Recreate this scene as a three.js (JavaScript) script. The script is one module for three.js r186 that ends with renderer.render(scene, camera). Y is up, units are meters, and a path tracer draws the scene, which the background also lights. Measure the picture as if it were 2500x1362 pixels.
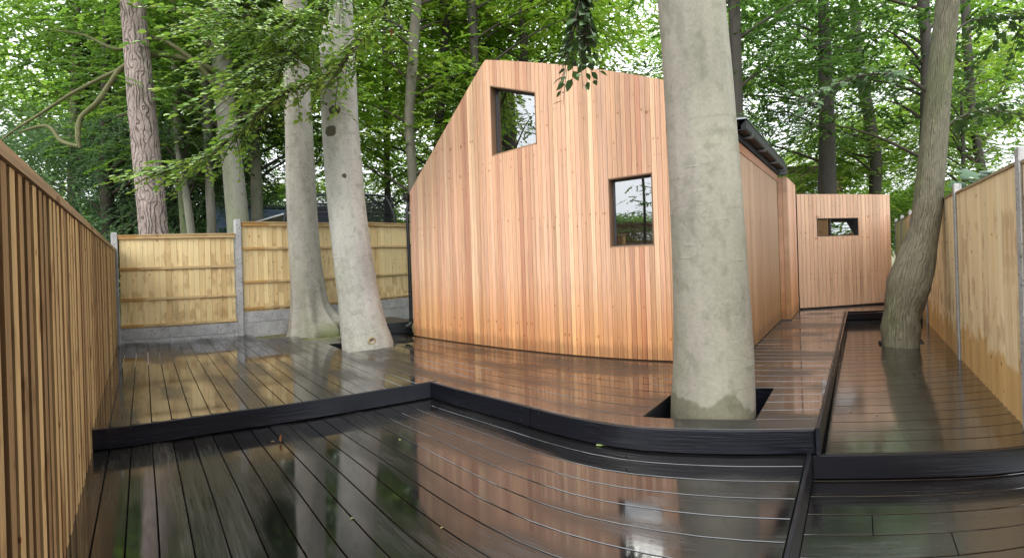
import * as THREE from 'three';
import { mergeGeometries } from 'three/addons/utils/BufferGeometryUtils.js';

// ---------------------------------------------------------------- camera, sky, sun, exposure
const EYE = 1.5, VF = 2 * Math.atan(681 / 1108) * 180 / Math.PI;
const scene = new THREE.Scene();
const camera = new THREE.PerspectiveCamera(VF, 1024 / 557, 0.05, 400);
camera.position.set(0, EYE, 0);
camera.rotation.set(0, 0, -1.8 * Math.PI / 180);
camera.setViewOffset(2500, 1362, 0, 59, 2500, 1362);
const renderer = new THREE.WebGLRenderer();
renderer.toneMapping = THREE.LinearToneMapping;
renderer.toneMappingExposure = 1.95;
renderer.shadowMap.enabled = true;

const rngOf = (seed) => { let s = seed >>> 0; return () => { s = (s + 0x6d2b79f5) | 0; let t = Math.imul(s ^ (s >>> 15), 1 | s); t = (t + Math.imul(t ^ (t >>> 7), 61 | t)) ^ t; return ((t ^ (t >>> 14)) >>> 0) / 4294967296; }; };
const lerp = (a, b, t) => a + (b - a) * t, clamp = (x, a, b) => Math.min(b, Math.max(a, x)), smooth = (a, b, x) => { const t = clamp((x - a) / (b - a), 0, 1); return t * t * (3 - 2 * t); };
const HASH = (() => { const r = rngOf(77), a = new Float32Array(65536); for (let i = 0; i < 65536; i++) a[i] = r(); return a; })();
// periodic value noise and its octaves
function vn(x, y, px, py, s = 0) {
  let ix = Math.floor(x), iy = Math.floor(y); const fx = x - ix, fy = y - iy, u = fx * fx * (3 - 2 * fx), v = fy * fy * (3 - 2 * fy);
  const x0 = ((ix % px) + px) % px, y0 = ((iy % py) + py) % py, x1 = (x0 + 1) % px, y1 = (y0 + 1) % py;
  const h = (a, b) => HASH[(a * 374761 + b * 668265 + s * 9176) & 65535 ^ ((b * 7919 + s * 31) & 65535)];
  return lerp(lerp(h(x0, y0), h(x1, y0), u), lerp(h(x0, y1), h(x1, y1), u), v);
}
function fb(x, y, px, py, oct = 4, s = 0) { let a = 0, k = 0.5, n = 0; for (let i = 0; i < oct; i++) { a += k * vn(x, y, px, py, s + i * 13); n += k; x *= 2; y *= 2; px *= 2; py *= 2; k *= 0.5; } return a / n; }

{ // overcast sky: brighter overhead, soft cloud mottling, nothing below the horizon
  const W = 512, H = 256, d = new Float32Array(W * H * 4);
  for (let j = 0; j < H; j++) {
    const el = ((j + 0.5) / H - 0.5) * Math.PI, s = Math.max(0, Math.sin(el));
    for (let i = 0; i < W; i++) {
      const cl = 0.86 + 0.3 * fb(i / 32, j / 16, 16, 16, 4, 5), L = el > 0 ? 1.5 * (0.62 + 0.6 * s) * cl : 0.12, o = (j * W + i) * 4;
      d[o] = L * 0.965; d[o + 1] = L; d[o + 2] = L * 1.05; d[o + 3] = 1;
    }
  }
  const t = new THREE.DataTexture(d, W, H, THREE.RGBAFormat, THREE.FloatType);
  t.mapping = THREE.EquirectangularReflectionMapping; t.magFilter = THREE.LinearFilter; t.needsUpdate = true;
  scene.background = t; scene.environment = t;
}
const sun = new THREE.DirectionalLight(new THREE.Color(1, 0.955, 0.88), 1.1);
sun.position.set(-16, 30, 22); sun.castShadow = true; sun.shadow.radius = 45;
sun.shadow.mapSize.set(2048, 2048); Object.assign(sun.shadow.camera, { left: -25, right: 25, top: 25, bottom: -25, near: 1, far: 90 });
scene.add(sun); scene.add(sun.target); sun.target.position.set(0, 0, -6);

// ---------------------------------------------------------------- naming and tagging
const taken = new Map();
function numbered(name) { const n = taken.get(name) ?? 0; taken.set(name, n + 1); return n ? name + '_' + String(n).padStart(3, '0') : name; }
function tag(o, label, category, group) { o.userData.label = label; o.userData.category = category; if (group) o.userData.group = group; return o; }
function thing(name, label, category, group, at) { const g = new THREE.Group(); g.name = numbered(name); if (at) g.position.set(...at); scene.add(g); return tag(g, label, category, group); }
function setting(name) { const g = new THREE.Group(); g.name = name; g.userData.kind = 'structure'; scene.add(g); return g; }
function mesh(name, geo, mat, parent) { const m = new THREE.Mesh(geo, mat); m.name = parent ? name : numbered(name); m.castShadow = m.receiveShadow = true; (parent ?? scene).add(m); return m; }
const part = (name, geo, mat, parent) => { // the geometry is in world metres; the parent stands at its own base
  let p = parent, o = new THREE.Vector3(); while (p && p !== scene) { o.add(p.position); p = p.parent; }
  if (o.lengthSq()) geo.translate(-o.x, -o.y, -o.z);
  return mesh(name, geo, mat, parent);
};

// ---------------------------------------------------------------- the plan of the yard
// The yard is set out along two directions: a (away along the left fence) and b (away along the right fence).
// The photograph sweeps round more than a right angle, and the yard stands here as it shows it: opened out, with long lines gently bowed.
const TA = 0.81267;
const U = (a, b, y) => { const r = Math.hypot(a, b), t = Math.atan2(b, a) - TA; return new THREE.Vector3(r * t, y, -r); };
const curve = (xs) => (x) => { if (x <= xs[0][0]) return xs[0][1]; for (let i = 1; i < xs.length; i++) if (x <= xs[i][0]) { const t = (x - xs[i - 1][0]) / (xs[i][0] - xs[i - 1][0]), p = xs[Math.max(0, i - 2)], q = xs[i - 1], r = xs[i], s = xs[Math.min(xs.length - 1, i + 1)], h = r[0] - q[0], m0 = (r[1] - p[1]) / (r[0] - p[0]) * h, m1 = (s[1] - q[1]) / (s[0] - q[0]) * h; return (2 * t ** 3 - 3 * t * t + 1) * q[1] + (t ** 3 - 2 * t * t + t) * m0 + (-2 * t ** 3 + 3 * t * t) * r[1] + (t ** 3 - t * t) * m1; } return xs[xs.length - 1][1]; };
const dStep = curve([[-1.6, 0.14], [-1.15, 0.18], [-0.3, 0.33], [0.37, 0.35], [1.05, 0.24], [1.66, 0.1], [2.15, 0.05], [2.9, 0.03], [3.9, -0.06], [6, -0.1]]);
const dFace = curve([[-1.6, 0.45], [0.6, 0.45], [1.39, 0.42], [2.17, 0.32], [3.3, 0.15], [4.72, -0.06], [6.39, -0.31], [8, -0.5]]);
const drift = (a, b) => b < 2.91 ? dStep(a) * clamp((b + 0.3) / 3.21, 0, 1) : lerp(dStep(a), dFace(a), clamp((b - 2.91) / 1.7, 0, 1));
const D = (a, b, y) => U(a, b + drift(a, b), y);
const aStep = curve([[-0.6, 3.66], [0.2, 3.9], [0.9, 4.03], [2.1, 4.03], [2.91, 3.93]]); // front end of the upper deck, left half
const LV = 0.1755; // one step

// ---------------------------------------------------------------- geometry helpers
// a bar: profile points (p, q) carried along n+1 stations; at(i, p, q) gives the point, uv(i, p, q) the coordinates in metres
function sweep(n, prof, at, uv, caps = true) {
  const P = [], T = [], I = [], m = prof.length;
  for (let j = 0; j < m; j++) {
    const a = prof[j], b = prof[(j + 1) % m], o = P.length / 3;
    for (let i = 0; i <= n; i++) for (const q of [a, b]) { const v = at(i, q[0], q[1]); P.push(v.x, v.y, v.z); T.push(...uv(i, q[0], q[1])); }
    for (let i = 0; i < n; i++) { const k = o + 2 * i; I.push(k, k + 1, k + 2, k + 1, k + 3, k + 2); }
  }
  if (caps) for (const i of [0, n]) {
    const o = P.length / 3;
    for (const q of prof) { const v = at(i, q[0], q[1]); P.push(v.x, v.y, v.z); T.push(...uv(i, q[0], q[1])); }
    for (let j = 1; j < m - 1; j++) i ? I.push(o, o + j, o + j + 1) : I.push(o, o + j + 1, o + j);
  }
  const g = new THREE.BufferGeometry();
  g.setAttribute('position', new THREE.Float32BufferAttribute(P, 3)); g.setAttribute('uv', new THREE.Float32BufferAttribute(T, 2)); g.setIndex(I); g.computeVertexNormals();
  return g;
}
const rect = (p0, p1, q0, q1, c = 0.003) => c ? [[p0 + c, q0], [p1 - c, q0], [p1, q0 + c], [p1, q1 - c], [p1 - c, q1], [p0 + c, q1], [p0, q1 - c], [p0, q0 + c]] : [[p0, q0], [p1, q0], [p1, q1], [p0, q1]];
function tint(g, c) { const n = g.attributes.position.count, a = new Float32Array(n * 3); for (let i = 0; i < n; i++) a.set(c, i * 3); g.setAttribute('color', new THREE.BufferAttribute(a, 3)); return g; }
// a horizontal board in the plan, running along a
function boardA(a0, a1, b0, b1, y0, y1, c = 0.004, F = D) {
  const n = Math.max(1, Math.ceil(Math.abs(a1 - a0) / 0.22)), A = (i) => lerp(a0, a1, i / n);
  return sweep(n, rect(b0, b1, y0, y1, c), (i, p, q) => F(A(i), p, q), (i, p, q) => [A(i), p + q]);
}
function boardB(b0, b1, a0, a1, y0, y1, c = 0.004, shift = () => 0, F = U) { // running along b
  const n = Math.max(1, Math.ceil(Math.abs(b1 - b0) / 0.2)), B = (i) => lerp(b0, b1, i / n);
  return sweep(n, rect(a0, a1, y0, y1, c), (i, p, q) => F(p + shift(B(i)), B(i), q), (i, p, q) => [B(i), p + q]);
}
// an upright board on a wall: wall(s, out) gives the plan point; lo and hi may depend on s
function upright(wall, s0, s1, o0, o1, lo, hi, c, off, vOff = 0) {
  const L = typeof lo === 'function' ? lo : () => lo, H = typeof hi === 'function' ? hi : () => hi;
  return sweep(1, rect(s0, s1, o0, o1, c), (i, p, q) => { const [a, b] = wall(p, q); return U(a, b, i ? H(p) : L(p)); }, (i, p) => [p + off, (i ? H(p) : L(p)) + vOff]);
}
function rail(wall, s0, s1, o0, o1, y0, y1, c = 0.004, off = 0) { // a level bar along a wall
  const n = Math.max(1, Math.ceil(Math.abs(s1 - s0) / 0.25)), S = (i) => lerp(s0, s1, i / n);
  const Y = (y, s) => typeof y === 'function' ? y(s) : y;
  return sweep(n, rect(o0, o1, 0, 1, 0), (i, p, q) => { const [a, b] = wall(S(i), p); return U(a, b, q ? Y(y1, S(i)) : Y(y0, S(i))); }, (i, p, q) => [(q ? Y(y1, S(i)) : Y(y0, S(i))) + p + off, S(i)]);
}
const lineWall = (a0, b0, a1, b1, side) => { const L = Math.hypot(a1 - a0, b1 - b0), ea = (a1 - a0) / L, eb = (b1 - b0) / L, na = -eb * side, nb = ea * side, f = (s, o) => [a0 + ea * s + na * o, b0 + eb * s + nb * o]; f.length_ = L; return f; };
// a tube through points [x, y, z, r]
function tube(pts, seg, { bump = () => 0, step = 0.25, cap = false, color } = {}) {
  const c3 = new THREE.CatmullRomCurve3(pts.map((p) => new THREE.Vector3(p[0], p[1], p[2])), false, 'centripetal'), len = c3.getLength(), n = Math.max(2, Math.ceil(len / step)), rs = pts.map((p) => p[3]);
  const P = [], T = [], I = [], C = [];
  const dir0 = c3.getTangentAt(0), ref = Math.abs(dir0.y) > 0.5 ? new THREE.Vector3(1, 0, 0) : new THREE.Vector3(0, 1, 0);
  for (let i = 0; i <= n; i++) {
    const t = i / n, ct = c3.getUtoTmapping(t), k = clamp(ct, 0, 1) * (pts.length - 1), k0 = Math.min(pts.length - 2, Math.floor(k)), r = lerp(rs[k0], rs[k0 + 1], smooth(0, 1, k - k0) * 0.5 + (k - k0) * 0.5);
    const p = c3.getPointAt(t), d = c3.getTangentAt(t), x = ref.clone().addScaledVector(d, -ref.dot(d)).normalize(), y = d.clone().cross(x);
    for (let j = 0; j <= seg; j++) {
      const an = j / seg * Math.PI * 2, rr = Math.max(0.002, r + bump(an, p.y, r));
      const v = p.clone().addScaledVector(x, Math.cos(an) * rr).addScaledVector(y, Math.sin(an) * rr);
      P.push(v.x, v.y, v.z); T.push(j / seg, t * len);
      if (color) C.push(...color(an, v.y));
    }
  }
  for (let i = 0; i < n; i++) for (let j = 0; j < seg; j++) { const k = i * (seg + 1) + j; I.push(k, k + seg + 1, k + 1, k + 1, k + seg + 1, k + seg + 2); }
  if (cap) { for (const [i, flip] of [[0, 0], [n, 1]]) { const o = i * (seg + 1); for (let j = 1; j < seg - 1; j++) flip ? I.push(o, o + j, o + j + 1) : I.push(o, o + j + 1, o + j); } }
  const g = new THREE.BufferGeometry();
  g.setAttribute('position', new THREE.Float32BufferAttribute(P, 3)); g.setAttribute('uv', new THREE.Float32BufferAttribute(T, 2)); if (color) g.setAttribute('color', new THREE.Float32BufferAttribute(C, 3));
  g.setIndex(I); g.computeVertexNormals();
  const N = g.attributes.normal; // join the normals across the seam
  for (let i = 0; i <= n; i++) { const a = i * (seg + 1), b = a + seg, s = new THREE.Vector3(N.getX(a) + N.getX(b), N.getY(a) + N.getY(b), N.getZ(a) + N.getZ(b)).normalize(); N.setXYZ(a, s.x, s.y, s.z); N.setXYZ(b, s.x, s.y, s.z); }
  return g;
}
const box = (x, y, z, w, h, d) => { const g = new THREE.BoxGeometry(w, h, d); g.translate(x, y, z); return g; };

// ---------------------------------------------------------------- textures
const S8 = (v) => clamp(Math.round(255 * (v <= 0.0031308 ? v * 12.92 : 1.055 * Math.pow(v, 1 / 2.4) - 0.055)), 0, 255);
function tex(W, H, fn, { srgb = false, w = 1, h = 1 } = {}) { // fn(u, v, out) fills linear r, g, b; w x h is its size in uv units
  const d = new Uint8Array(W * H * 4), c = [0, 0, 0];
  for (let j = 0; j < H; j++) for (let i = 0; i < W; i++) {
    fn((i + 0.5) / W, (j + 0.5) / H, c); const o = (j * W + i) * 4;
    for (let k = 0; k < 3; k++) d[o + k] = srgb ? S8(c[k]) : clamp(Math.round(c[k] * 255), 0, 255);
    d[o + 3] = 255;
  }
  const t = new THREE.DataTexture(d, W, H); t.wrapS = t.wrapT = THREE.RepeatWrapping; t.magFilter = THREE.LinearFilter; t.minFilter = THREE.LinearMipmapLinearFilter; t.generateMipmaps = true;
  t.repeat.set(1 / w, 1 / h); if (srgb) t.colorSpace = THREE.SRGBColorSpace; t.needsUpdate = true; return t;
}
// planed timber: long grain, growth lines, knots; the colour itself comes from each board
function timber(W, H, w, h, { seed, knots, grain = 0.25, damp = null, dirt = 0 }) {
  const r = rngOf(seed), K = [];
  for (let i = 0; i < knots; i++) K.push([r() * w, r() * h, 0.006 + 0.011 * r() * r(), 0.6 + r() * 0.8, r()]);
  const kx = (k) => Math.round(w * k) / w, ky = (k) => Math.max(1, Math.round(h * k)) / h, px = Math.round(w * 90), grid = new Map();
  K.forEach((k) => { for (let dx = -1; dx <= 1; dx++) for (let dy = -2; dy <= 2; dy++) { const key = Math.floor(k[0] / 0.1) + dx + ',' + (Math.floor(k[1] / 0.1) + dy); if (!grid.has(key)) grid.set(key, []); grid.get(key).push(k); } });
  return tex(W, H, (u, v, c) => {
    const x = u * w, y = v * h; let bend = 0, kn = 0, halo = 0;
    for (const k of grid.get(Math.floor(x / 0.1) + ',' + Math.floor(y / 0.1)) ?? []) {
      const dx = (x - k[0]) / k[2], dy = (y - k[1]) / (k[2] * 1.5), q = dx * dx + dy * dy;
      bend += dx * Math.exp(-q * 0.22) * k[2] * 0.7; if (q < 2.2) kn = Math.max(kn, (1 - smooth(0.45, 1.7, q + 0.5 * fb(x * 300, y * 200, 999, 999, 2, 9))) * k[3]); halo += Math.exp(-q * 0.18) * 0.22;
    }
    const xx = x + bend * -0.6, broad = fb(xx * kx(14), y * ky(0.7), Math.round(w * 14), Math.max(1, Math.round(h * 0.7)), 3, seed), line = fb(xx * kx(90), y * ky(1.3), px, Math.max(1, Math.round(h * 1.3)), 3, seed + 3), fine = vn(xx * kx(420), y * ky(9), Math.round(w * 420), Math.round(h * 9), seed + 7);
    const ring = 0.5 + 0.5 * Math.sin(xx * kx(48) * 6.28318 + broad * 32);
    let l = 0.86 + grain * ((broad - 0.5) * 0.75 + (line - 0.5) * 0.8 + (fine - 0.5) * 0.4 - ring * 0.16), warm = (line - 0.5) * 0.12 + halo * 0.25;
    l -= halo * 0.12; c[0] = l; c[1] = l * (1 - warm * 0.7); c[2] = l * (1 - warm * 1.4);
    if (kn > 0) { const m = kn * 0.8; c[0] = lerp(c[0], 0.3, m); c[1] = lerp(c[1], 0.19, m); c[2] = lerp(c[2], 0.12, m); }
    if (damp) damp(x, y, c);
    if (dirt) { const q = smooth(0.62, 0.8, fb(x * 5, y * 3, Math.round(w * 5), Math.round(h * 3), 4, seed + 21)) * dirt; c[0] *= 1 - q * 0.5; c[1] *= 1 - q * 0.62; c[2] *= 1 - q * 0.7; }
  }, { srgb: true, w, h });
}
const cedarMap = timber(512, 2048, 0.6, 4.8, { seed: 11, knots: 22, grain: 0.52, damp: (x, y, c) => { const e = 0.75 + 0.55 * (fb(x * 14, y * 0.8, 8, 4, 3, 60) - 0.5); const w = 1 - smooth(e - 0.75, e + 0.5, y); c[0] *= 1 - 0.05 * w; c[1] *= 1 - 0.24 * w; c[2] *= 1 - 0.52 * w; const sp = (1 - smooth(0.0, 0.16, y - 0.16 * fb(x * 20, y * 10, 12, 48, 3, 63))) * 0.3; c[0] *= 1 - sp; c[1] *= 1 - sp; c[2] *= 1 - sp; } });  // boards turn darker and more orange towards the foot, splash dirt lowest
const pineMap = timber(1024, 1024, 2.4, 2.4, { seed: 23, knots: 95, grain: 0.26, dirt: 0.5, damp: (x, y, c) => { const e = 0.42 + 0.55 * (fb(x * 5, 0.3, 12, 8, 4, 61) - 0.5); const w = 1 - smooth(e - 0.03, e + 0.03, y); c[0] *= 1 - 0.2 * w; c[1] *= 1 - 0.36 * w; c[2] *= 1 - 0.58 * w; } });  // ragged wet stain along the foot of the boards
const paleMap = timber(512, 1024, 1.2, 2.4, { seed: 37, knots: 40, grain: 0.5, dirt: 1 });
const grainBump = tex(512, 1024, (u, v, c) => { c[0] = c[1] = c[2] = 0.5 * fb(u * 60, v * 5, 60, 5, 3, 3) + 0.5 * vn(u * 220, v * 12, 220, 12, 4); }, { w: 0.6, h: 2.4 });
// composite decking: embossed grain along a (4 m by 2 m), wet film on top
const puddle = (a, b) => smooth(0.3, 0.58, fb(a * 1.25, b * 2.5, 5, 5, 4, 40) * 0.75 + 0.25 * vn(a * 0.75, b * 5.5, 3, 11, 47));
const emboss = (a, b) => { const w = b + 0.012 * fb(a * 2, b * 4, 8, 8, 2, 31); return 0.55 * fb(a * 2.5, w * 70, 10, 140, 3, 33) + 0.45 * vn(a * 7, w * 190, 28, 380, 35); };
const deckMap = tex(2048, 1024, (u, v, c) => { const a = u * 4, b = v * 2, e = emboss(a, b), dry = 1 - puddle(a, b), s = smooth(0.5, 0.72, e); const l = 0.6 + 0.5 * s * (0.35 + 0.65 * dry) + 0.35 * (fb(a * 3, b * 3, 12, 6, 3, 50) - 0.5); c[0] = l * 0.8; c[1] = l * 0.76; c[2] = l * 0.73; }, { srgb: true, w: 4, h: 2 });
const deckRough = tex(1024, 1024, (u, v, c) => { const a = u * 4, b = v * 2, dry = 1 - puddle(a, b); c[0] = c[1] = c[2] = 0.05 + dry * (0.12 + 0.3 * emboss(a, b)); }, { w: 4, h: 2 });
const deckBump2 = tex(512, 1024, (u, v, c) => { const a = u * 4, b = v * 2; c[0] = c[1] = c[2] = 0.5 + 0.6 * (fb(a * 1.5, b * 40, 6, 80, 3, 81) - 0.5) + 0.35 * (emboss(a, b) - 0.5); }, { w: 4, h: 2 });
const deckRough2 = tex(1024, 1024, (u, v, c) => { const a = u * 4, b = v * 2; c[0] = c[1] = c[2] = 0.07 + 0.16 * emboss(a, b) + 0.1 * (1 - puddle(a, b)); }, { w: 4, h: 2 });
const deckWet = tex(1024, 1024, (u, v, c) => { const a = u * 4, b = v * 2; c[0] = c[1] = c[2] = 0.2 + 0.8 * puddle(a, b); }, { w: 4, h: 2 });
const deckBump = tex(2048, 1024, (u, v, c) => { const a = u * 4, b = v * 2, dry = 1 - puddle(a, b); c[0] = c[1] = c[2] = 0.5 + (emboss(a, b) - 0.5) * (0.06 + 0.94 * dry) + 0.1 * (fb(a * 4, b * 5, 16, 10, 2, 52) - 0.5); }, { w: 4, h: 2 });
// smooth grey bark with fine wrinkles, blotches, streaks and specks of lichen
function barkMap(seed, w, h, { green = 0.4, wet = null, specks = 1 } = {}) {
  return tex(1024, 1024, (u, v, c) => {
    const y = v * h, p = Math.round(8), streak = fb(u * 14, y * 0.5, 14, Math.max(1, Math.round(h * 0.5)), 4, seed), blot = fb(u * 5, y * 1.6, 5, Math.round(h * 1.6), 4, seed + 4), fine = fb(u * 90, y * 60, 90, Math.round(h * 60), 2, seed + 8), wr = vn(u * 9 + 2 * fb(u * 6, y * 5, 6, Math.round(h * 5), 2, seed + 9), y * 26, 9, Math.round(h * 26), seed + 11);
    let l = 0.74 + 0.32 * (streak - 0.5) + 0.34 * (blot - 0.5) + 0.2 * (fine - 0.5) - 0.1 * smooth(0.8, 0.95, wr) * smooth(0.5, 0.7, blot);
    const g = green * smooth(0.42, 0.7, fb(u * 4, y * 0.6, 4, Math.max(1, Math.round(h * 0.6)), 4, seed + 15));
    c[0] = l * (1 - 0.2 * g); c[1] = l * (1 - 0.05 * g); c[2] = l * (1 - 0.34 * g);
    const dk = smooth(0.5, 0.8, fb(u * 24, y * 9, 24, Math.round(h * 9), 4, seed + 17)); c[0] *= 1 - 0.2 * dk; c[1] *= 1 - 0.18 * dk; c[2] *= 1 - 0.22 * dk;
    const cx = u * 90, cy = y * 52, ci = Math.floor(cx), cj = Math.floor(cy), h1 = HASH[(ci * 917 + cj * 3571 + seed * 7) & 65535], h2 = HASH[(ci * 5171 + cj * 271 + seed * 11) & 65535], h3 = HASH[(ci * 131 + cj * 7919 + seed * 3) & 65535]; const sp = specks * (h1 < 0.2 * smooth(0.42, 0.62, fb(u * 5, y * 1.2, 5, Math.max(1, Math.round(h * 1.2)), 3, seed + 20)) ? smooth(0.4, 0.25, Math.hypot(cx - ci - 0.5 + (h2 - 0.5) * 0.3, cy - cj - 0.5 + (h3 - 0.5) * 0.3)) : 0); c[0] = lerp(c[0], 0.95, sp * 0.6); c[1] = lerp(c[1], 0.95, sp * 0.6); c[2] = lerp(c[2], 0.88, sp * 0.6);
    const ln = 1 - smooth(0.0, 0.05, Math.abs(fb(u * 5 + 0.4 * fb(u * 20, y * 8, 20, Math.round(h * 8), 2, seed + 31), y * 13, 5, Math.round(h * 13), 2, seed + 33) - 0.5)), lm = ln * smooth(0.5, 0.66, fb(u * 5, y * 2.2, 5, Math.round(h * 2.2), 3, seed + 35)); c[0] *= 1 - 0.2 * lm; c[1] *= 1 - 0.2 * lm; c[2] *= 1 - 0.2 * lm;
    if (wet) wet(u, y, c);
  }, { srgb: true, w, h });
}
const beechMap = barkMap(101, 1, 5, { green: 0.12, specks: 1.6 });
const bigMap = barkMap(131, 1, 6, { green: 0.25, specks: 0.8, wet: (u, y, c) => { const e = 1.1 + 0.28 * (fb(u * 6, 0.5, 6, 4, 4, 71) - 0.5) * 2; const w = 1 - smooth(e - 0.015, e + 0.015, y); c[0] *= 1 - 0.42 * w; c[1] *= 1 - 0.42 * w; c[2] *= 1 - 0.5 * w; } });
const beechBump = tex(1024, 1024, (u, v, c) => { const y = v * 3, wr = vn(u * 7 + 1.5 * fb(u * 6, y * 5, 6, 15, 2, 201), y * 30, 7, 90, 202); c[0] = c[1] = c[2] = 0.6 + 0.25 * (fb(u * 40, y * 14, 40, 42, 4, 203) - 0.5) - 0.16 * smooth(0.78, 0.97, wr) * smooth(0.45, 0.65, fb(u * 5, y * 2, 5, 6, 3, 204)); }, { w: 1, h: 3 });
// furrowed bark: plates between winding vertical cracks
const plates = (u, y, nu, nv, s) => { // winding upright cracks that open and close, with plates broken across here and there
  const n2 = Math.round(nu / 2), pv = Math.round(nv * 3), x = u * nu + 2.6 * (fb(u * n2, y * nv, n2, pv, 3, s) - 0.5), f = x - Math.floor(x), e = Math.min(f, 1 - f) * 2;
  const w = 0.1 + 0.75 * Math.pow(vn(u * nu, y * nv * 2, nu, pv * 2, s + 4), 1.6), br = Math.abs(vn(u * nu + 0.5, y * nv * 1, nu, pv, s + 6) - 0.5) * 2;
  return clamp(smooth(0, w, e) * (0.55 + 0.45 * smooth(0, 0.16, br)) * (0.82 + 0.5 * (fb(u * nu * 2, y * nv * 2, nu * 2, pv * 2, 2, s + 8) - 0.5)), 0, 1);
};
const pineBump = tex(512, 1024, (u, v, c) => { const y = v * 3; c[0] = c[1] = c[2] = plates(u, y, 20, 3, 301) * 0.85 + 0.15 * fb(u * 60, y * 20, 60, 60, 3, 305); }, { w: 1, h: 3 });
const pineBarkMap = tex(512, 1024, (u, v, c) => { const y = v * 3, p = plates(u, y, 20, 3, 301), f = fb(u * 40, y * 14, 40, 42, 4, 306), w = 0.28 + 0.72 * p; c[0] = w * (0.66 + 0.4 * f); c[1] = w * (0.58 + 0.4 * f) * 0.97; c[2] = w * (0.55 + 0.4 * f) * 0.96; }, { srgb: true, w: 1, h: 3 });
const roughBump = tex(512, 1024, (u, v, c) => { const y = v * 3; c[0] = c[1] = c[2] = 0.6 * plates(u, y, 44, 4, 401) + 0.4 * fb(u * 50, y * 24, 50, 72, 3, 405); }, { w: 1, h: 3 });
const roughMap = tex(512, 1024, (u, v, c) => { const y = v * 3, p = plates(u, y, 44, 4, 401), f = fb(u * 24, y * 8, 24, 24, 4, 406), s = smooth(0.72, 0.84, vn(u * 90, y * 24, 90, 72, 407)) * 0.6; const w = 0.5 + 0.5 * p; c[0] = lerp(w * (0.62 + 0.4 * f), 0.95, s); c[1] = lerp(w * (0.58 + 0.4 * f), 0.93, s); c[2] = lerp(w * (0.5 + 0.36 * f), 0.8, s); }, { srgb: true, w: 1, h: 3 });
const concreteMap = tex(512, 512, (u, v, c) => { const l = 0.72 + 0.4 * (fb(u * 8, v * 8, 8, 8, 5, 501) - 0.5) + 0.25 * (fb(u * 90, v * 90, 90, 90, 2, 502) - 0.5) - 0.35 * smooth(0.8, 0.9, vn(u * 60, v * 60, 60, 60, 503)); c[0] = l; c[1] = l * 0.985; c[2] = l * 0.97; }, { srgb: true, w: 1.2, h: 1.2 });
const soilMap = tex(512, 512, (u, v, c) => { const l = fb(u * 30, v * 30, 30, 30, 5, 601), k = fb(u * 6, v * 6, 6, 6, 3, 602); c[0] = 0.05 + 0.16 * l; c[1] = 0.04 + 0.11 * l + 0.05 * k; c[2] = 0.025 + 0.06 * l; }, { srgb: true, w: 3, h: 3 });

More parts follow.
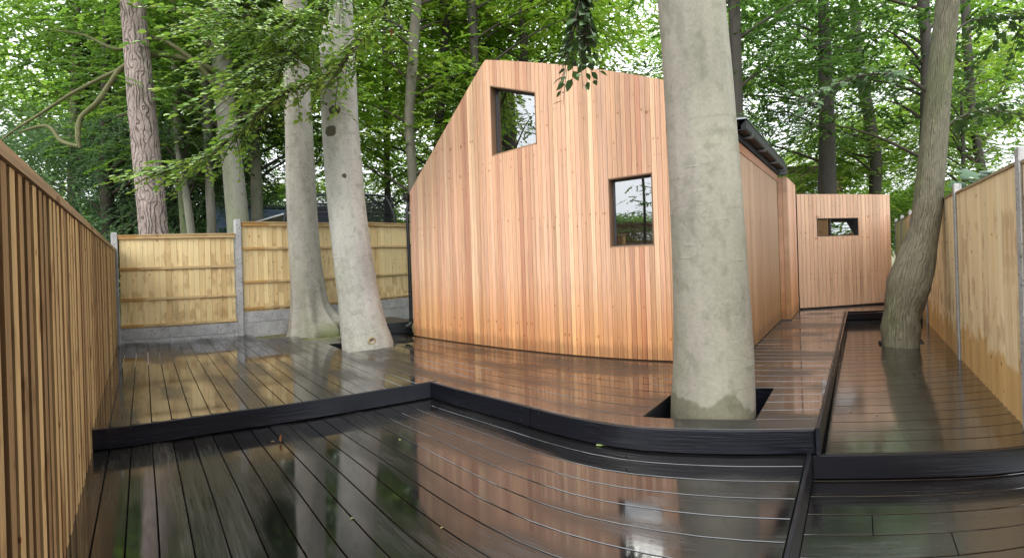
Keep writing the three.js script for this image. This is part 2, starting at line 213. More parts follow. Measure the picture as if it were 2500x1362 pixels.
// ---------------------------------------------------------------- materials
const col = (r, g, b) => new THREE.Color().setRGB(r, g, b);
const std = (o) => new THREE.MeshStandardMaterial({ side: THREE.DoubleSide, ...o });
const M = {
  cedar: std({ map: cedarMap, bumpMap: grainBump, bumpScale: 0.0006, roughness: 0.62, vertexColors: true }),
  pine: std({ map: pineMap, bumpMap: grainBump, bumpScale: 0.001, roughness: 0.75, vertexColors: true }),
  pale: std({ map: paleMap, bumpMap: grainBump, bumpScale: 0.0016, roughness: 0.8, vertexColors: true }),
  deck: new THREE.MeshPhysicalMaterial({ map: deckMap, roughnessMap: deckRough, roughness: 1, ior: 1.85, clearcoat: 1, clearcoatMap: deckWet, clearcoatRoughness: 0.06, bumpMap: deckBump, bumpScale: 0.0005, vertexColors: true, side: THREE.DoubleSide }),
  deckStreaky: new THREE.MeshPhysicalMaterial({ map: deckMap, roughnessMap: deckRough2, roughness: 1, ior: 1.9, clearcoat: 0.8, clearcoatRoughness: 0.1, bumpMap: deckBump2, bumpScale: 0.0011, vertexColors: true, side: THREE.DoubleSide }),
  fascia: new THREE.MeshPhysicalMaterial({ map: deckMap, bumpMap: deckBump, bumpScale: 0.004, roughness: 0.33, specularIntensity: 0.7, vertexColors: true, side: THREE.DoubleSide }),
  black: std({ color: col(0.012, 0.013, 0.016), roughness: 0.95 }),
  blackPlastic: std({ color: col(0.014, 0.015, 0.017), roughness: 0.3 }),
  batten: std({ color: col(0.11, 0.06, 0.035), roughness: 0.9 }),
  soffit: std({ color: col(0.05, 0.045, 0.042), roughness: 0.7 }),
  roofing: std({ color: col(0.06, 0.065, 0.07), roughness: 0.55 }),
  gutter: new THREE.MeshPhysicalMaterial({ color: col(0.012, 0.013, 0.015), roughness: 0.5, specularIntensity: 0.5, side: THREE.DoubleSide }),
  trim: std({ color: col(0.28, 0.3, 0.31), roughness: 0.25, metalness: 0.9 }),
  concrete: std({ map: concreteMap, color: col(0.52, 0.52, 0.53), roughness: 0.85, bumpMap: concreteMap, bumpScale: 0.0015 }),
  soil: std({ map: soilMap, roughness: 1, bumpMap: soilMap, bumpScale: 0.02 }),
  glass: new THREE.MeshPhysicalMaterial({ color: col(0.55, 0.58, 0.58), roughness: 0.01, transmission: 1, thickness: 0, ior: 3.6, side: THREE.DoubleSide }),
  frame: std({ color: col(0.035, 0.035, 0.038), roughness: 0.4 }),
  room: std({ color: col(0.05, 0.045, 0.04), roughness: 0.9 }),
  beech: std({ map: beechMap, bumpMap: beechBump, bumpScale: 0.014, roughness: 0.75, vertexColors: true }),
  big: std({ map: bigMap, bumpMap: beechBump, bumpScale: 0.014, roughness: 0.7, vertexColors: true }),
  pineBark: std({ map: pineBarkMap, bumpMap: pineBump, bumpScale: 0.03, roughness: 0.9, vertexColors: true }),
  rough: std({ map: roughMap, bumpMap: roughBump, bumpScale: 0.014, roughness: 0.85, vertexColors: true }),
  twig: std({ color: col(0.05, 0.04, 0.028), roughness: 0.85 }),
  mossy: std({ map: roughMap, color: col(0.24, 0.25, 0.13), bumpMap: roughBump, bumpScale: 0.006, roughness: 0.9 }),
  steel: std({ color: col(0.02, 0.022, 0.028), roughness: 0.4 }),
  net: std({ color: col(0.012, 0.014, 0.018), roughness: 0.8, transparent: true, opacity: 0.45 }),
  shed: std({ color: col(0.13, 0.19, 0.3), roughness: 0.7 }),
  cover: std({ color: col(0.55, 0.57, 0.6), roughness: 0.6 }),
  leaf: new THREE.MeshPhysicalMaterial({ color: 0xffffff, roughness: 0.95, transmission: 0.6, thickness: 0, ior: 1.35, specularIntensity: 0.35, side: THREE.DoubleSide }),
};
const leafMat = (r, g, b, rough = 0.93, tr = 0.45) => new THREE.MeshPhysicalMaterial({ color: col(r, g, b), roughness: rough, transmission: tr, thickness: 0, ior: 1.4, side: THREE.DoubleSide });

// ================================================================ THE SETTING
{ // ground: one sheet, and the bare soil between deck and back fence
  const g = new THREE.PlaneGeometry(400, 400, 1, 1); g.rotateX(-Math.PI / 2); const uv = g.attributes.uv; for (let i = 0; i < uv.count; i++) uv.setXY(i, uv.getX(i) * 400, uv.getY(i) * 400);
  const ground = mesh('ground', g, M.soil); ground.position.set(0, -0.75, 0); ground.userData.kind = 'structure';
}
const deckTint = (r, base, v) => { const k = 1 + (r() - 0.5) * v; return base.map((c) => c * k); };
const rD = rngOf(5);
const TH = 0.026, GAP = 0.0035;
function layBoard(parent, a0, a1, b0, b1, top, t) { const g = boardA(a0, a1, b0 + GAP, b1 - GAP, top - TH, top, 0.0025); const sh = rD() * 4, uv = g.attributes.uv; for (let i = 0; i < uv.count; i++) uv.setX(i, uv.getX(i) + sh * 0); part('deck_board', tint(g, t), parent === right || parent === sunk ? M.deckStreaky : M.deck, parent); }
const upper = setting('upper_deck'), lower = setting('lower_deck'), right = setting('right_deck'), sunk = setting('sunken_deck');
const DK = [0.019, 0.019, 0.021];
{
  const endBack = (b) => b < 2.1 ? 7.84 + (b + 0.5) * 0.14 : b < 2.8 ? 7.62 : b < 3.6 ? 7.35 : 6.74; // the far ends of the upper boards
  const holeT1 = [0.8, 1.68, 3.09, 3.81], holeT2 = [5.85, 6.62, 2.91, 3.81], holeT3 = [7.05, 9, 2.73, 3.63];
  for (let k = -20; k < 37; k++) {
    const b0 = 2.91 + k * 0.18, b1 = b0 + 0.18, bm = b0 + 0.09;
    if (b1 < -0.52) continue;
    let a0 = k < 0 ? aStep(bm) - 0.01 : 0.3 - (bm - 2.91) * 0.02, a1 = endBack(bm);
    let runs;
    if (b0 > 8.4) a0 = -1.2;
    if (bm < 4.6) runs = [[a0, a1]]; else { a1 = Math.min(1.38, 1.38); runs = [[a0, a1]]; }
    if (bm > 4.6 && bm < 4.75) runs = [[a0, 1.38]];
    for (const h of [holeT1, holeT2, holeT3]) if (bm > h[2] && bm < h[3]) runs = runs.flatMap(([p, q]) => (q <= h[0] || p >= h[1]) ? [[p, q]] : [[p, h[0]], [h[1], q]]).filter(([p, q]) => q - p > 0.05);
    if (k === 6 || k === -8) runs = runs.flatMap(([p, q]) => { const j = k === 6 ? 3.1 : 5.35; return j > p && j < q ? [[p, j - 0.003], [j + 0.003, q]] : [[p, q]]; });
    for (const [p, q] of runs) layBoard(upper, p, q, b0, b1, LV, deckTint(rD, DK, 0.3));
  }
  // fascia boards of the upper deck: the left end, the long front, the kerb beside the right deck
  const FT = [0.013, 0.015, 0.024];
  part('fascia_board', tint(boardB(-0.56, 2.9, -0.034, -0.012, 0.012, LV + 0.004, 0.004, aStep), FT), M.fascia, upper);
  part('fascia_board', tint(boardA(3.93, 2.6, 2.872, 2.902, 0.012, LV + 0.004, 0.004), FT), M.fascia, upper);
  part('fascia_board', tint(boardA(2.594, 0.335, 2.872, 2.902, 0.012, LV + 0.004, 0.004), FT), M.fascia, upper);
  part('kerb_board', tint(boardB(3.2, 8.72, 0.262, 0.292, 0.012, LV + 0.03, 0.005, (b) => 0.03 - (b - 3.2) * 0.012), FT), M.fascia, upper);
  part('fascia_board', tint(boardA(0.25, -1.25, 8.2, 8.23, 0.06, LV + 0.004, 0.004), FT), M.fascia, upper);
  // lining of the tree holes
  for (const [a0, a1, b0, b1] of [holeT1, holeT2]) {
    part('hole_lining', tint(boardA(a0 - 0.02, a1 + 0.02, b0 - 0.02, b0 - 0.002, -0.3, LV - 0.03, 0), FT), M.fascia, upper);
    part('hole_lining', tint(boardA(a0 - 0.02, a1 + 0.02, b1 + 0.002, b1 + 0.02, -0.3, LV - 0.03, 0), FT), M.fascia, upper);
    for (const a of [a0 - 0.02, a1]) part('hole_lining', tint(boardB(b0, b1, a, a + 0.02, -0.3, LV - 0.03, 0, () => 0, D), FT), M.fascia, upper);
  }
  // lower main deck
  for (let k = 0; k < 19; k++) { const b0 = -0.51 + k * 0.18, b1 = b0 + 0.18; layBoard(lower, 0.4, Math.min(4.4, aStep(b0 + 0.09) + 0.1), b0, Math.min(b1, 2.9), 0, deckTint(rD, k < 6 && k !== 3 ? [0.026, 0.025, 0.024] : k === 3 ? [0.07, 0.062, 0.058] : DK, 0.35)); }
  part('kerb_board', tint(boardB(0.5, 3.18, 0.355, 0.385, -LV + 0.01, 0.035, 0.005), FT), M.fascia, lower);
  // right deck, level with the lower one
  for (let k = 0; k < 30; k++) {
    const b0 = 2.9 + k * 0.18, b1 = b0 + 0.18; if (b0 > 8.1) break;
    let runs = [[-1.3, 0.262]]; const h = [-0.97, -0.3, 6.14, 6.5];
    if (b0 + 0.09 > h[2] && b0 + 0.09 < h[3]) runs = [[-1.3, h[0]], [h[1], 0.262]];
    if (k === 9) runs = [[-1.3, -0.62], [-0.614, 0.262]];
    for (const [p, q] of runs) layBoard(right, p, q, b0, b1, 0, deckTint(rD, DK, 0.3));
  }
  part('fascia_board', tint(boardA(0.345, -1.5, 2.86, 2.89, -LV + 0.014, 0.004, 0.004), FT), M.fascia, right);
  for (const a of [-1.0, -0.3]) part('hole_lining', tint(boardB(6.12, 6.5, a, a + 0.02, -0.3, -0.03, 0, () => 0, D), FT), M.fascia, right);
  // sunken deck in the right foreground
  for (let k = -1; k < 14; k++) {
    const b0 = 2.86 - (k + 1) * 0.18; let runs = [[-1.6, 0.35]]; if (k === 2) runs = [[-1.6, -0.053], [-0.047, 0.35]]; if (k === 3) runs = [[-1.6, -0.5], [-0.494, 0.35]];
    for (const [p, q] of runs) layBoard(sunk, p, q, b0, b0 + 0.18, -LV, deckTint(rD, DK, 0.35));
  }
  // black sheets added behind the step faces to keep light out of the gaps, and their screws
  part('backing', boardB(-0.56, 2.9, 0.03, 0.05, -0.3, LV - 0.03, 0, aStep), M.black, upper);
  part('backing', boardA(3.93, 0.33, 2.91, 2.92, -0.3, LV - 0.03, 0), M.black, upper);
  part('backing', boardA(0.25, -1.25, 8.24, 8.25, -0.3, LV - 0.03, 0), M.black, upper);
  part('backing', boardA(0.33, -1.5, 2.9, 2.91, -0.5, -0.03, 0), M.black, right);
  const scr = []; for (const [a, y, b] of [[3.5, 0.05, 2.87], [3.5, 0.15, 2.87], [2.7, 0.05, 2.87], [2.7, 0.15, 2.87], [2.5, 0.05, 2.87], [2.5, 0.15, 2.87], [1.7, 0.05, 2.87], [1.7, 0.15, 2.87], [1.05, 0.05, 2.87], [1.05, 0.15, 2.87], [0.42, 0.05, 2.87], [0.42, 0.15, 2.87]]) { const g = new THREE.SphereGeometry(0.0065, 8, 6), p = D(a, b, y); g.scale(1, 1, 0.4); g.translate(p.x, p.y, p.z); scr.push(g); }
  part('screws', mergeGeometries(scr), M.black, upper).userData.kind = 'stuff';
  // black sheets painting in the shade under the boards
  part('shade_sheet', boardA(0.33, 8.2, -0.5, 2.85, LV - 0.5, LV - 0.48, 0), M.black, upper);
  part('shade_sheet', boardA(0.2, 6.7, 2.92, 4.5, LV - 0.5, LV - 0.48, 0), M.black, upper);
  part('shade_sheet', boardA(-1.2, 1.3, 4.5, 9.6, LV - 0.5, LV - 0.48, 0), M.black, upper);
  part('shade_sheet', boardA(0.4, 4.6, -0.5, 2.85, -0.12, -0.1, 0), M.black, lower);
  part('shade_sheet', boardA(-1.6, 0.33, 0.4, 2.84, -0.3, -0.28, 0), M.black, sunk);
}
{ // raised border of two dark boards beside the cabin, behind the smooth beech
  const t = thing('raised_bed_edge', 'low dark blue board step beside the left corner of the timber cabin', 'step');
  const c = [0.02, 0.023, 0.032];
  part('edge_board', tint(boardB(3.55, 4.5, 6.76, 6.79, LV - 0.02, LV + 0.085, 0.004, (b) => (4.5 - b) * 0.2), c), M.fascia, t);
  part('edge_board', tint(boardB(3.55, 4.5, 6.762, 6.792, LV + 0.09, LV + 0.19, 0.004, (b) => (4.5 - b) * 0.2), c), M.fascia, t);
  for (let i = 0; i < 5; i++) part('top_board', tint(boardB(3.5, 4.6, 6.8 + i * 0.16, 6.955 + i * 0.16, LV + 0.165, LV + 0.19, 0.004, (b) => (4.5 - b) * 0.2), c), M.fascia, t);
  const s = setting('soil_bed'); part('soil', boardB(1.9, 5.9, 6.9, 8.6, -0.3, 0.13, 0, () => 0), M.soil, s);
}

// ================================================================ FENCES
const rF = rngOf(9);
const mix3 = (a, b, t) => a.map((x, i) => lerp(x, b[i], t));
{ // left: upright pales with boards behind, seen at a grazing angle
  const t = thing('slatted_fence', 'tall brown slatted timber fence running away along the left edge', 'fence');
  const w = lineWall(0.7, -0.475, 7.8, -0.525, 1), L = w.length_;
  const top = (s) => 1.925 - 0.014 * s;
  for (let s = 0.02, i = 0; s < L - 0.05; s += 0.112, i++) {
    const j = (rF() - 0.5) * 0.012, wd = 0.05 + rF() * 0.014, c = mix3([0.66, 0.43, 0.19], [0.26, 0.14, 0.055], Math.pow(rF(), 1.4));
    const lift = (rF() - 0.5) * 0.006;
    part('fence_pale', tint(upright(w, s + j, s + j + wd, 0.0 + lift, 0.032 + lift, -0.1 + rF() * 0.03, (q) => top(q) - 0.055, 0.002, rF() * 1.2, rF()), c), M.pale, t);
    const c2 = mix3([0.11, 0.06, 0.026], [0.045, 0.026, 0.012], rF()), g0 = rF() < 0.2 ? 0.014 : 0.003;  // back boards coloured darker to paint shade into the gaps
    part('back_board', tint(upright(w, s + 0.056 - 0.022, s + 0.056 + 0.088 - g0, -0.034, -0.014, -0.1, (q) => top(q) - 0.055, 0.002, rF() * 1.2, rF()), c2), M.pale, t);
  }
  for (let s = -0.2, k = 0; s < L; s += 1.83, k++) part('cap_rail', tint(rail(w, Math.max(0, s), Math.min(L, s + 1.825), -0.04, 0.045, (q) => top(q) - 0.048, top, 0.004, k * 0.3), mix3([0.44, 0.29, 0.155], [0.34, 0.22, 0.12], rF())), M.pale, t);
  for (const y of [0.25, 1.0, 1.65]) part('rail', tint(rail(w, 0, L, -0.07, -0.036, y - 0.04, y + 0.04), [0.2, 0.12, 0.055]), M.pale, t);
}
{ // back: bays with three rails between concrete posts, on concrete gravel boards
  const t = thing('panel_fence', 'golden timber panel fence with concrete posts behind the two grey beeches', 'fence');
  const w = lineWall(7.86, -0.58, 8.8, 6.1, 1), sOf = (b) => (b + 0.58) / 0.99;
  const bays = [[0.14, 2.26, 0.43, 2.03, [0.47, 0.93, 1.46]], [2.4, 4.6, 0.6, 2.24, [0.66, 1.15, 1.77]], [4.62, 6.9, 0.6, 2.27, [0.66, 1.15, 1.77]]];
  bays.forEach(([s0, s1, y0, y1, rails], n) => {
    let s = s0 + 0.02, i = 0;
    while (s < s1 - 0.03) {
      const wd = 0.085 + rF() * 0.03, e = Math.min(s1 - 0.01, s + wd), c = mix3([0.9, 0.7, 0.37], [0.7, 0.48, 0.22], rF() * rF() + (rF() < 0.12 ? 0.5 : 0)), o = (i % 2 ? 0.004 : 0) + rF() * 0.004;
      part('fence_board', tint(upright(w, s, e - 0.003, o, o + 0.014, y0, y1 - 0.02, 0.002, rF() * 2.4, n ? 0 : 0.05), c), M.pine, t); s = e; i++;
    }
    for (const y of rails) part('rail', tint(rail(w, s0, s1, 0.02, 0.046, y - 0.021, y + 0.021, 0.003, rF() * 2), mix3([0.72, 0.53, 0.27], [0.6, 0.43, 0.21], rF())), M.pine, t);
    part('cap_rail', tint(rail(w, s0, s1, -0.008, 0.06, y1 - 0.05, y1, 0.003, 0.3), [0.62, 0.43, 0.2]), M.pine, t);
    part('cap_rail', tint(rail(w, s0 - 0.01, s1 + 0.01, -0.02, 0.07, y1 + 0.002, y1 + 0.026, 0.003, 1.3), [0.55, 0.38, 0.18]), M.pine, t);
    const ys = n ? [[0.0, 0.4], [0.404, y0]] : [[0.0, 0.235], [0.239, y0]];
    for (const [p, q] of ys) part('gravel_board', rail(w, s0 - 0.02, s1 + 0.02, -0.012, 0.036 + 0.004 * rF(), p, q - 0.002, 0.004, rF() * 3), M.concrete, t);
  });
  for (const [s, h] of [[0.075, 2.1], [2.33, 2.31], [4.61, 2.32], [6.97, 2.32]]) {
    const g = sweep(2, rect(s - 0.055, s + 0.055, -0.05, 0.075, 0.012), (i, p, q) => { const k = i === 2 ? 0.75 : 1, [a, b] = w(s + (p - s) * k, 0.012 + (q - 0.012) * k); return U(a, b, [-0.2, h - 0.02, h][i]); }, (i, p, q) => [p + q, [-0.2, h - 0.02, h][i]]);
    part('post', g, M.concrete, t);
  }
}
{ // right: close boards between concrete posts
  const t = thing('close_board_fence', 'pale yellow close board fence with concrete posts along the right edge', 'fence');
  const w = lineWall(-1.3, 0.4, -1.34, 15, -1), posts = [1.1, 3.3, 5.62, 8.2, 10.55, 12.6, 14.5].map((b) => b - 0.4);
  for (let n = 0; n < posts.length - 1; n++) {
    const s0 = posts[n] + 0.062, s1 = posts[n + 1] - 0.062, y1 = 2.095 + n * 0.012; let s = s0, i = 0;
    while (s < s1 - 0.02) {
      const wd = 0.098 + rF() * 0.022, e = Math.min(s1, s + wd), c = mix3([1.0, 0.8, 0.5], [0.82, 0.6, 0.33], rF()), off = rF() * 2.4;
      const g = sweep(1, [[s - 0.012, -0.008], [e, -0.008], [e, 0.024], [s - 0.012, 0.003]], (k, p, q) => { const [a, b] = w(p, q + 0.012); return U(a, b, k ? y1 - 0.02 : -0.03); }, (k, p) => [p + off, k ? y1 : 0]);
      part('fence_board', tint(g, c), M.pine, t); s = e; i++;
    }
    part('cap_rail', tint(rail(w, s0, s1, -0.03, 0.045, y1 - 0.018, y1 + 0.008, 0.003), [0.4, 0.3, 0.18]), M.pine, t);
    for (const y of [0.3, 1.05, 1.8]) part('rail', tint(rail(w, s0, s1, -0.06, -0.01, y - 0.03, y + 0.03, 0.003), [0.5, 0.36, 0.18]), M.pine, t);
  }
  posts.forEach((s, n) => { const h = 2.2 + n * 0.012, g = sweep(2, rect(s - 0.055, s + 0.055, -0.05, 0.05, 0.01), (i, p, q) => { const k = i === 2 ? 0.8 : 1, [a, b] = w(s + (p - s) * k, 0.012 + q * k); return U(a, b, [-0.3, h - 0.015, h][i]); }, (i, p, q) => [p + q, [-0.3, h - 0.015, h][i]]); part('post', g, M.concrete, t); });
}

// ================================================================ THE CABIN
const rC = rngOf(14);
const cedarTone = () => { const r = rC(), k = 0.92 + 0.26 * rC(); return cedarOf(r).map((c, i) => c * k * [1.05, 0.95, 0.9][i]); };
const cedarOf = (r) => { return r < 0.16 ? mix3([0.54, 0.29, 0.19], [0.6, 0.35, 0.235], rC()) : r < 0.34 ? mix3([0.74, 0.52, 0.35], [0.78, 0.56, 0.38], rC()) : r < 0.6 ? mix3([0.68, 0.43, 0.3], [0.71, 0.47, 0.33], rC()) : mix3([0.63, 0.4, 0.26], [0.71, 0.46, 0.3], rC()); };
const cabin = thing('timber_cabin', 'timber cabin clad in upright cedar boards with a lopsided gable and two square windows', 'building');
const face = lineWall(6.4, 4.31, 1.39, 5.056, 1);  // s from the left corner; out towards the yard
{
  const wT = face(1, 1), w0 = face(1, 0); if (wT[1] > w0[1]) throw new Error('facade faces away');
  const L = face.length_, N = 80, pw = L / N, apex = 1.695, roof = (s) => s < apex ? 2.61 + (4.325 - 2.61) * Math.max(0, s) / apex : 4.325 - (s - apex) * 0.312;
  const snap = (s) => Math.round(s / pw) * pw;
  const wins = [[snap(1.79), snap(2.515), (s) => 2.917 + (s - 1.79) * 0.078, (s) => 3.928 - (s - 1.79) * 0.35], [snap(3.545), snap(4.112), (s) => 1.548 + (s - 3.545) * 0.01, (s) => 2.402 + (s - 3.545) * 0.05]];
  for (let i = 0; i < N; i++) {
    const s0 = i * pw, s1 = s0 + pw, sm = s0 + pw / 2, c = cedarTone(), off = rC() * 0.6, v = 0, o = 0.001 + rC() * 0.0025, wn = wins.find((w) => sm > w[0] && sm < w[1]);
    const put = (lo, hi) => part('cladding_board', tint(upright(face, s0 + 0.0014, s1 - 0.0014, o, 0.021 + o, lo, hi, 0.002, off, v - 0.17), c), M.cedar, cabin);
    if (wn) { put(LV + 0.012, (s) => wn[2](s)); put((s) => wn[3](s), roof); } else put(LV + 0.012, roof);
  }
  // the wall behind the boards, with its two openings
  const slab = (s0, s1, lo, hi) => { const n = Math.max(1, Math.ceil((s1 - s0) / 0.3)), out = []; for (let i = 0; i < n; i++) out.push(upright(face, lerp(s0, s1, i / n), lerp(s0, s1, (i + 1) / n), -0.16, -0.002, lo, hi, 0, 0)); return out; };
  const under = (s) => roof(s) - 0.02, [a, b] = wins;
  part('wall', mergeGeometries([...slab(0.01, apex, 0, under), ...slab(apex, a[0], 0, under), ...slab(a[0], a[1], 0, a[2]), ...slab(a[0], a[1], a[3], under), ...slab(a[1], b[0], 0, under), ...slab(b[0], b[1], 0, b[2]), ...slab(b[0], b[1], b[3], under), ...slab(b[1], L - 0.01, 0, under)]), M.batten, cabin);
  // windows: timber lining, dark frame, one pane each
  wins.forEach((w, k) => {
    const g = new THREE.Group(); g.name = 'window'; cabin.add(g);
    const [s0, s1, lo, hi] = w, lin = k ? [0.2, 0.11, 0.06] : [0.26, 0.15, 0.085];
    part('lining_board', tint(upright(face, s0, s0 + 0.014, -0.13, 0.024, lo, hi, 0.001, 0.1), lin), M.cedar, g);
    part('lining_board', tint(upright(face, s1 - 0.014, s1, -0.13, 0.024, lo, hi, 0.001, 0.2), lin), M.cedar, g);
    part('sill', tint(rail(face, s0 + 0.015, s1 - 0.015, -0.13, 0.026, lo, (s) => lo(s) + 0.016, 0.002, 0.3), [0.42, 0.24, 0.13]), M.cedar, g);
    part('head_board', tint(rail(face, s0 + 0.015, s1 - 0.015, -0.13, 0.024, (s) => hi(s) - 0.016, hi, 0.002, 0.4), lin), M.cedar, g);
    const f = 0.03, L2 = (s) => lo(s) + 0.018, H2 = (s) => hi(s) - 0.018, a0 = s0 + 0.016, a1 = s1 - 0.016;
    part('window_frame', mergeGeometries([upright(face, a0, a0 + f, -0.12, -0.075, L2, H2, 0.003, 0), upright(face, a1 - f * 0.3, a1, -0.12, -0.075, L2, H2, 0.003, 0), rail(face, a0 + f, a1 - f * 0.3, -0.12, -0.075, L2, (s) => L2(s) + 0.012), rail(face, a0 + f, a1 - f * 0.3, -0.12, -0.075, (s) => H2(s) - 0.012, H2)]), M.frame, g);
    part('pane', upright(face, a0 + f, a1 - f * 0.3, -0.1, -0.096, (s) => L2(s) + 0.012, (s) => H2(s) - 0.012, 0, 0), M.glass, g);
  });
  // side wall along b, its boards, the cedar corner boxing and the eaves
  const side = (s, o) => [1.39 - o, 5.056 + s], LS = 2.98;
  part('wall', mergeGeometries([0, 1, 2, 3, 4, 5].map((i) => upright(side, i * LS / 6, (i + 1) * LS / 6, -0.16, -0.002, 0, 2.78, 0, 0))), M.black, cabin);
  for (let i = 0; i < 40; i++) { const q = LS / 40, c = mix3(cedarTone(), [0.29, 0.2, 0.12], 0.7); part('cladding_board', tint(upright(side, i * q + 0.002, (i + 1) * q - 0.002, 0.001, 0.022, LV + 0.012, 2.66, 0.0025, rC() * 0.6, -0.17), c), M.cedar, cabin); }  // boards toned darker, painting tree shade into the side wall
  part('eaves_board', tint(rail(side, 0.02, LS, 0.0, 0.032, 2.662, 2.78, 0.003, 0.2), [0.4, 0.19, 0.1]), M.cedar, cabin);
  part('corner_board', tint(upright(side, LS - 0.001, LS + 0.02, 0.025, 0.11, LV + 0.012, 2.74, 0.003, 0.2, -0.17), [0.45, 0.24, 0.14]), M.cedar, cabin);
  part('corner_board', tint(upright(side, LS - 0.001, LS + 0.02, 0.113, 0.2, LV + 0.012, 2.74, 0.003, 0.35, -0.17), [0.42, 0.25, 0.15]), M.cedar, cabin);
  for (let i = 0; i < 12; i++) part('corner_board', tint(upright(side, LS + 0.024 + i * 0.095, LS + 0.024 + (i + 1) * 0.095 - 0.003, 0.178, 0.2, LV + 0.012, 2.74, 0.003, rC() * 0.6, -0.17), cedarTone()), M.cedar, cabin);
  part('wall', upright(side, LS + 0.022, LS + 1.2, 0.02, 0.176, 0, 2.74, 0, 0), M.black, cabin);
  const roofAt = (s, o, d) => { const [A, B] = face(s, o); return [A, B + d]; };
  for (const [s0, s1] of [[-0.06, apex], [apex, L - 0.25]]) {
    const n = 10, g = sweep(n, [[s0, 0], [s1, 0], [s1, 1], [s0, 1]], (i, p, q) => { const [A, B] = roofAt(p, -0.02, 3.35 * i / n); return U(A, B, roof(p) - 0.14 + q * 0.1); }, (i, p) => [p, i]);
    part('roof', g, M.roofing, cabin);
  }
  // gutter at the right eaves, with its brackets and outlet
  const gut = new THREE.Group(); gut.name = 'gutter'; cabin.add(gut);
  const arc = [[0.062, 2.862], [0.165, 2.862], [0.178, 2.88], [0.182, 2.975], [0.176, 2.975], [0.172, 2.885], [0.16, 2.87], [0.068, 2.87], [0.068, 2.975], [0.062, 2.975]];
  part('trough', sweep(14, arc, (i, p, q) => { const [A, B] = side(0.05 + i * (LS + 0.02) / 14, p); return U(A, B, q); }, (i, p) => [p, i]), M.gutter, gut);
  for (const s of [0.35, 1.15, 2.1, 2.85]) part('bracket', sweep(1, rect(0.055, 0.188, 2.835, 2.93, 0.008), (i, p, q) => { const [A, B] = side(s + i * 0.06, p); return U(A, B, q); }, (i, p) => [p, i]), M.blackPlastic, gut);
  part('outlet', mergeGeometries([sweep(1, rect(0.03, 0.19, 2.79, 2.96, 0.02), (i, p, q) => { const [A, B] = side(LS + 0.03 + i * 0.13, p); return U(A, B, q); }, (i, p) => [p, i])]), M.blackPlastic, gut);
  part('soffit', rail(side, 0.02, LS, 0.0, 0.06, 2.782, 2.975), M.black, cabin);
  part('roof_edge', rail(side, 0.02, LS + 0.03, -0.1, 0.19, 2.982, 2.998), M.trim, cabin);
  // downpipe on the left corner
  const dp = new THREE.Group(); dp.name = 'downpipe'; cabin.add(dp);
  const [pa, pb] = face(-0.05, 0.03), q0 = U(pa, pb, 0);
  part('pipe', tube([[q0.x, 0.42, q0.z, 0.03], [q0.x, 1.5, q0.z, 0.03], [q0.x, 2.43, q0.z, 0.03], [q0.x + 0.02, 2.52, q0.z - 0.06, 0.03]], 12, { cap: true }), M.blackPlastic, dp);
  part('shoe', tube([[q0.x, 0.47, q0.z, 0.037], [q0.x, 0.4, q0.z, 0.037], [q0.x - 0.05, 0.35, q0.z + 0.04, 0.036], [q0.x - 0.09, 0.34, q0.z + 0.06, 0.036]], 12, { cap: true, step: 0.03 }), M.blackPlastic, dp);
  part('hopper', tube([[q0.x - 0.02, 2.46, q0.z, 0.04], [q0.x - 0.02, 2.52, q0.z, 0.06], [q0.x - 0.02, 2.6, q0.z, 0.062]], 12, { cap: true, step: 0.04 }), M.blackPlastic, dp);
  for (const y of [0.9, 1.7, 2.3]) part('bracket', tube([[q0.x, y, q0.z, 0.038], [q0.x, y + 0.03, q0.z, 0.038]], 12, { cap: true }), M.blackPlastic, dp);
  // floor and far side of the room behind the panes
  part('room_floor', rail(face, 0.05, L - 0.05, -3, -0.17, 0.1, 0.14), M.room, cabin);
  part('room_wall', rail(face, 0.05, L - 0.05, -3.05, -3, 0.15, (s) => roof(s) - 0.2), M.room, cabin);
  part('room_wall', upright((s, o) => [6.35 - o, 4.35 + s], 0.1, 3, 0, 0.05, 0.15, 2.4, 0, 0), M.room, cabin);
}
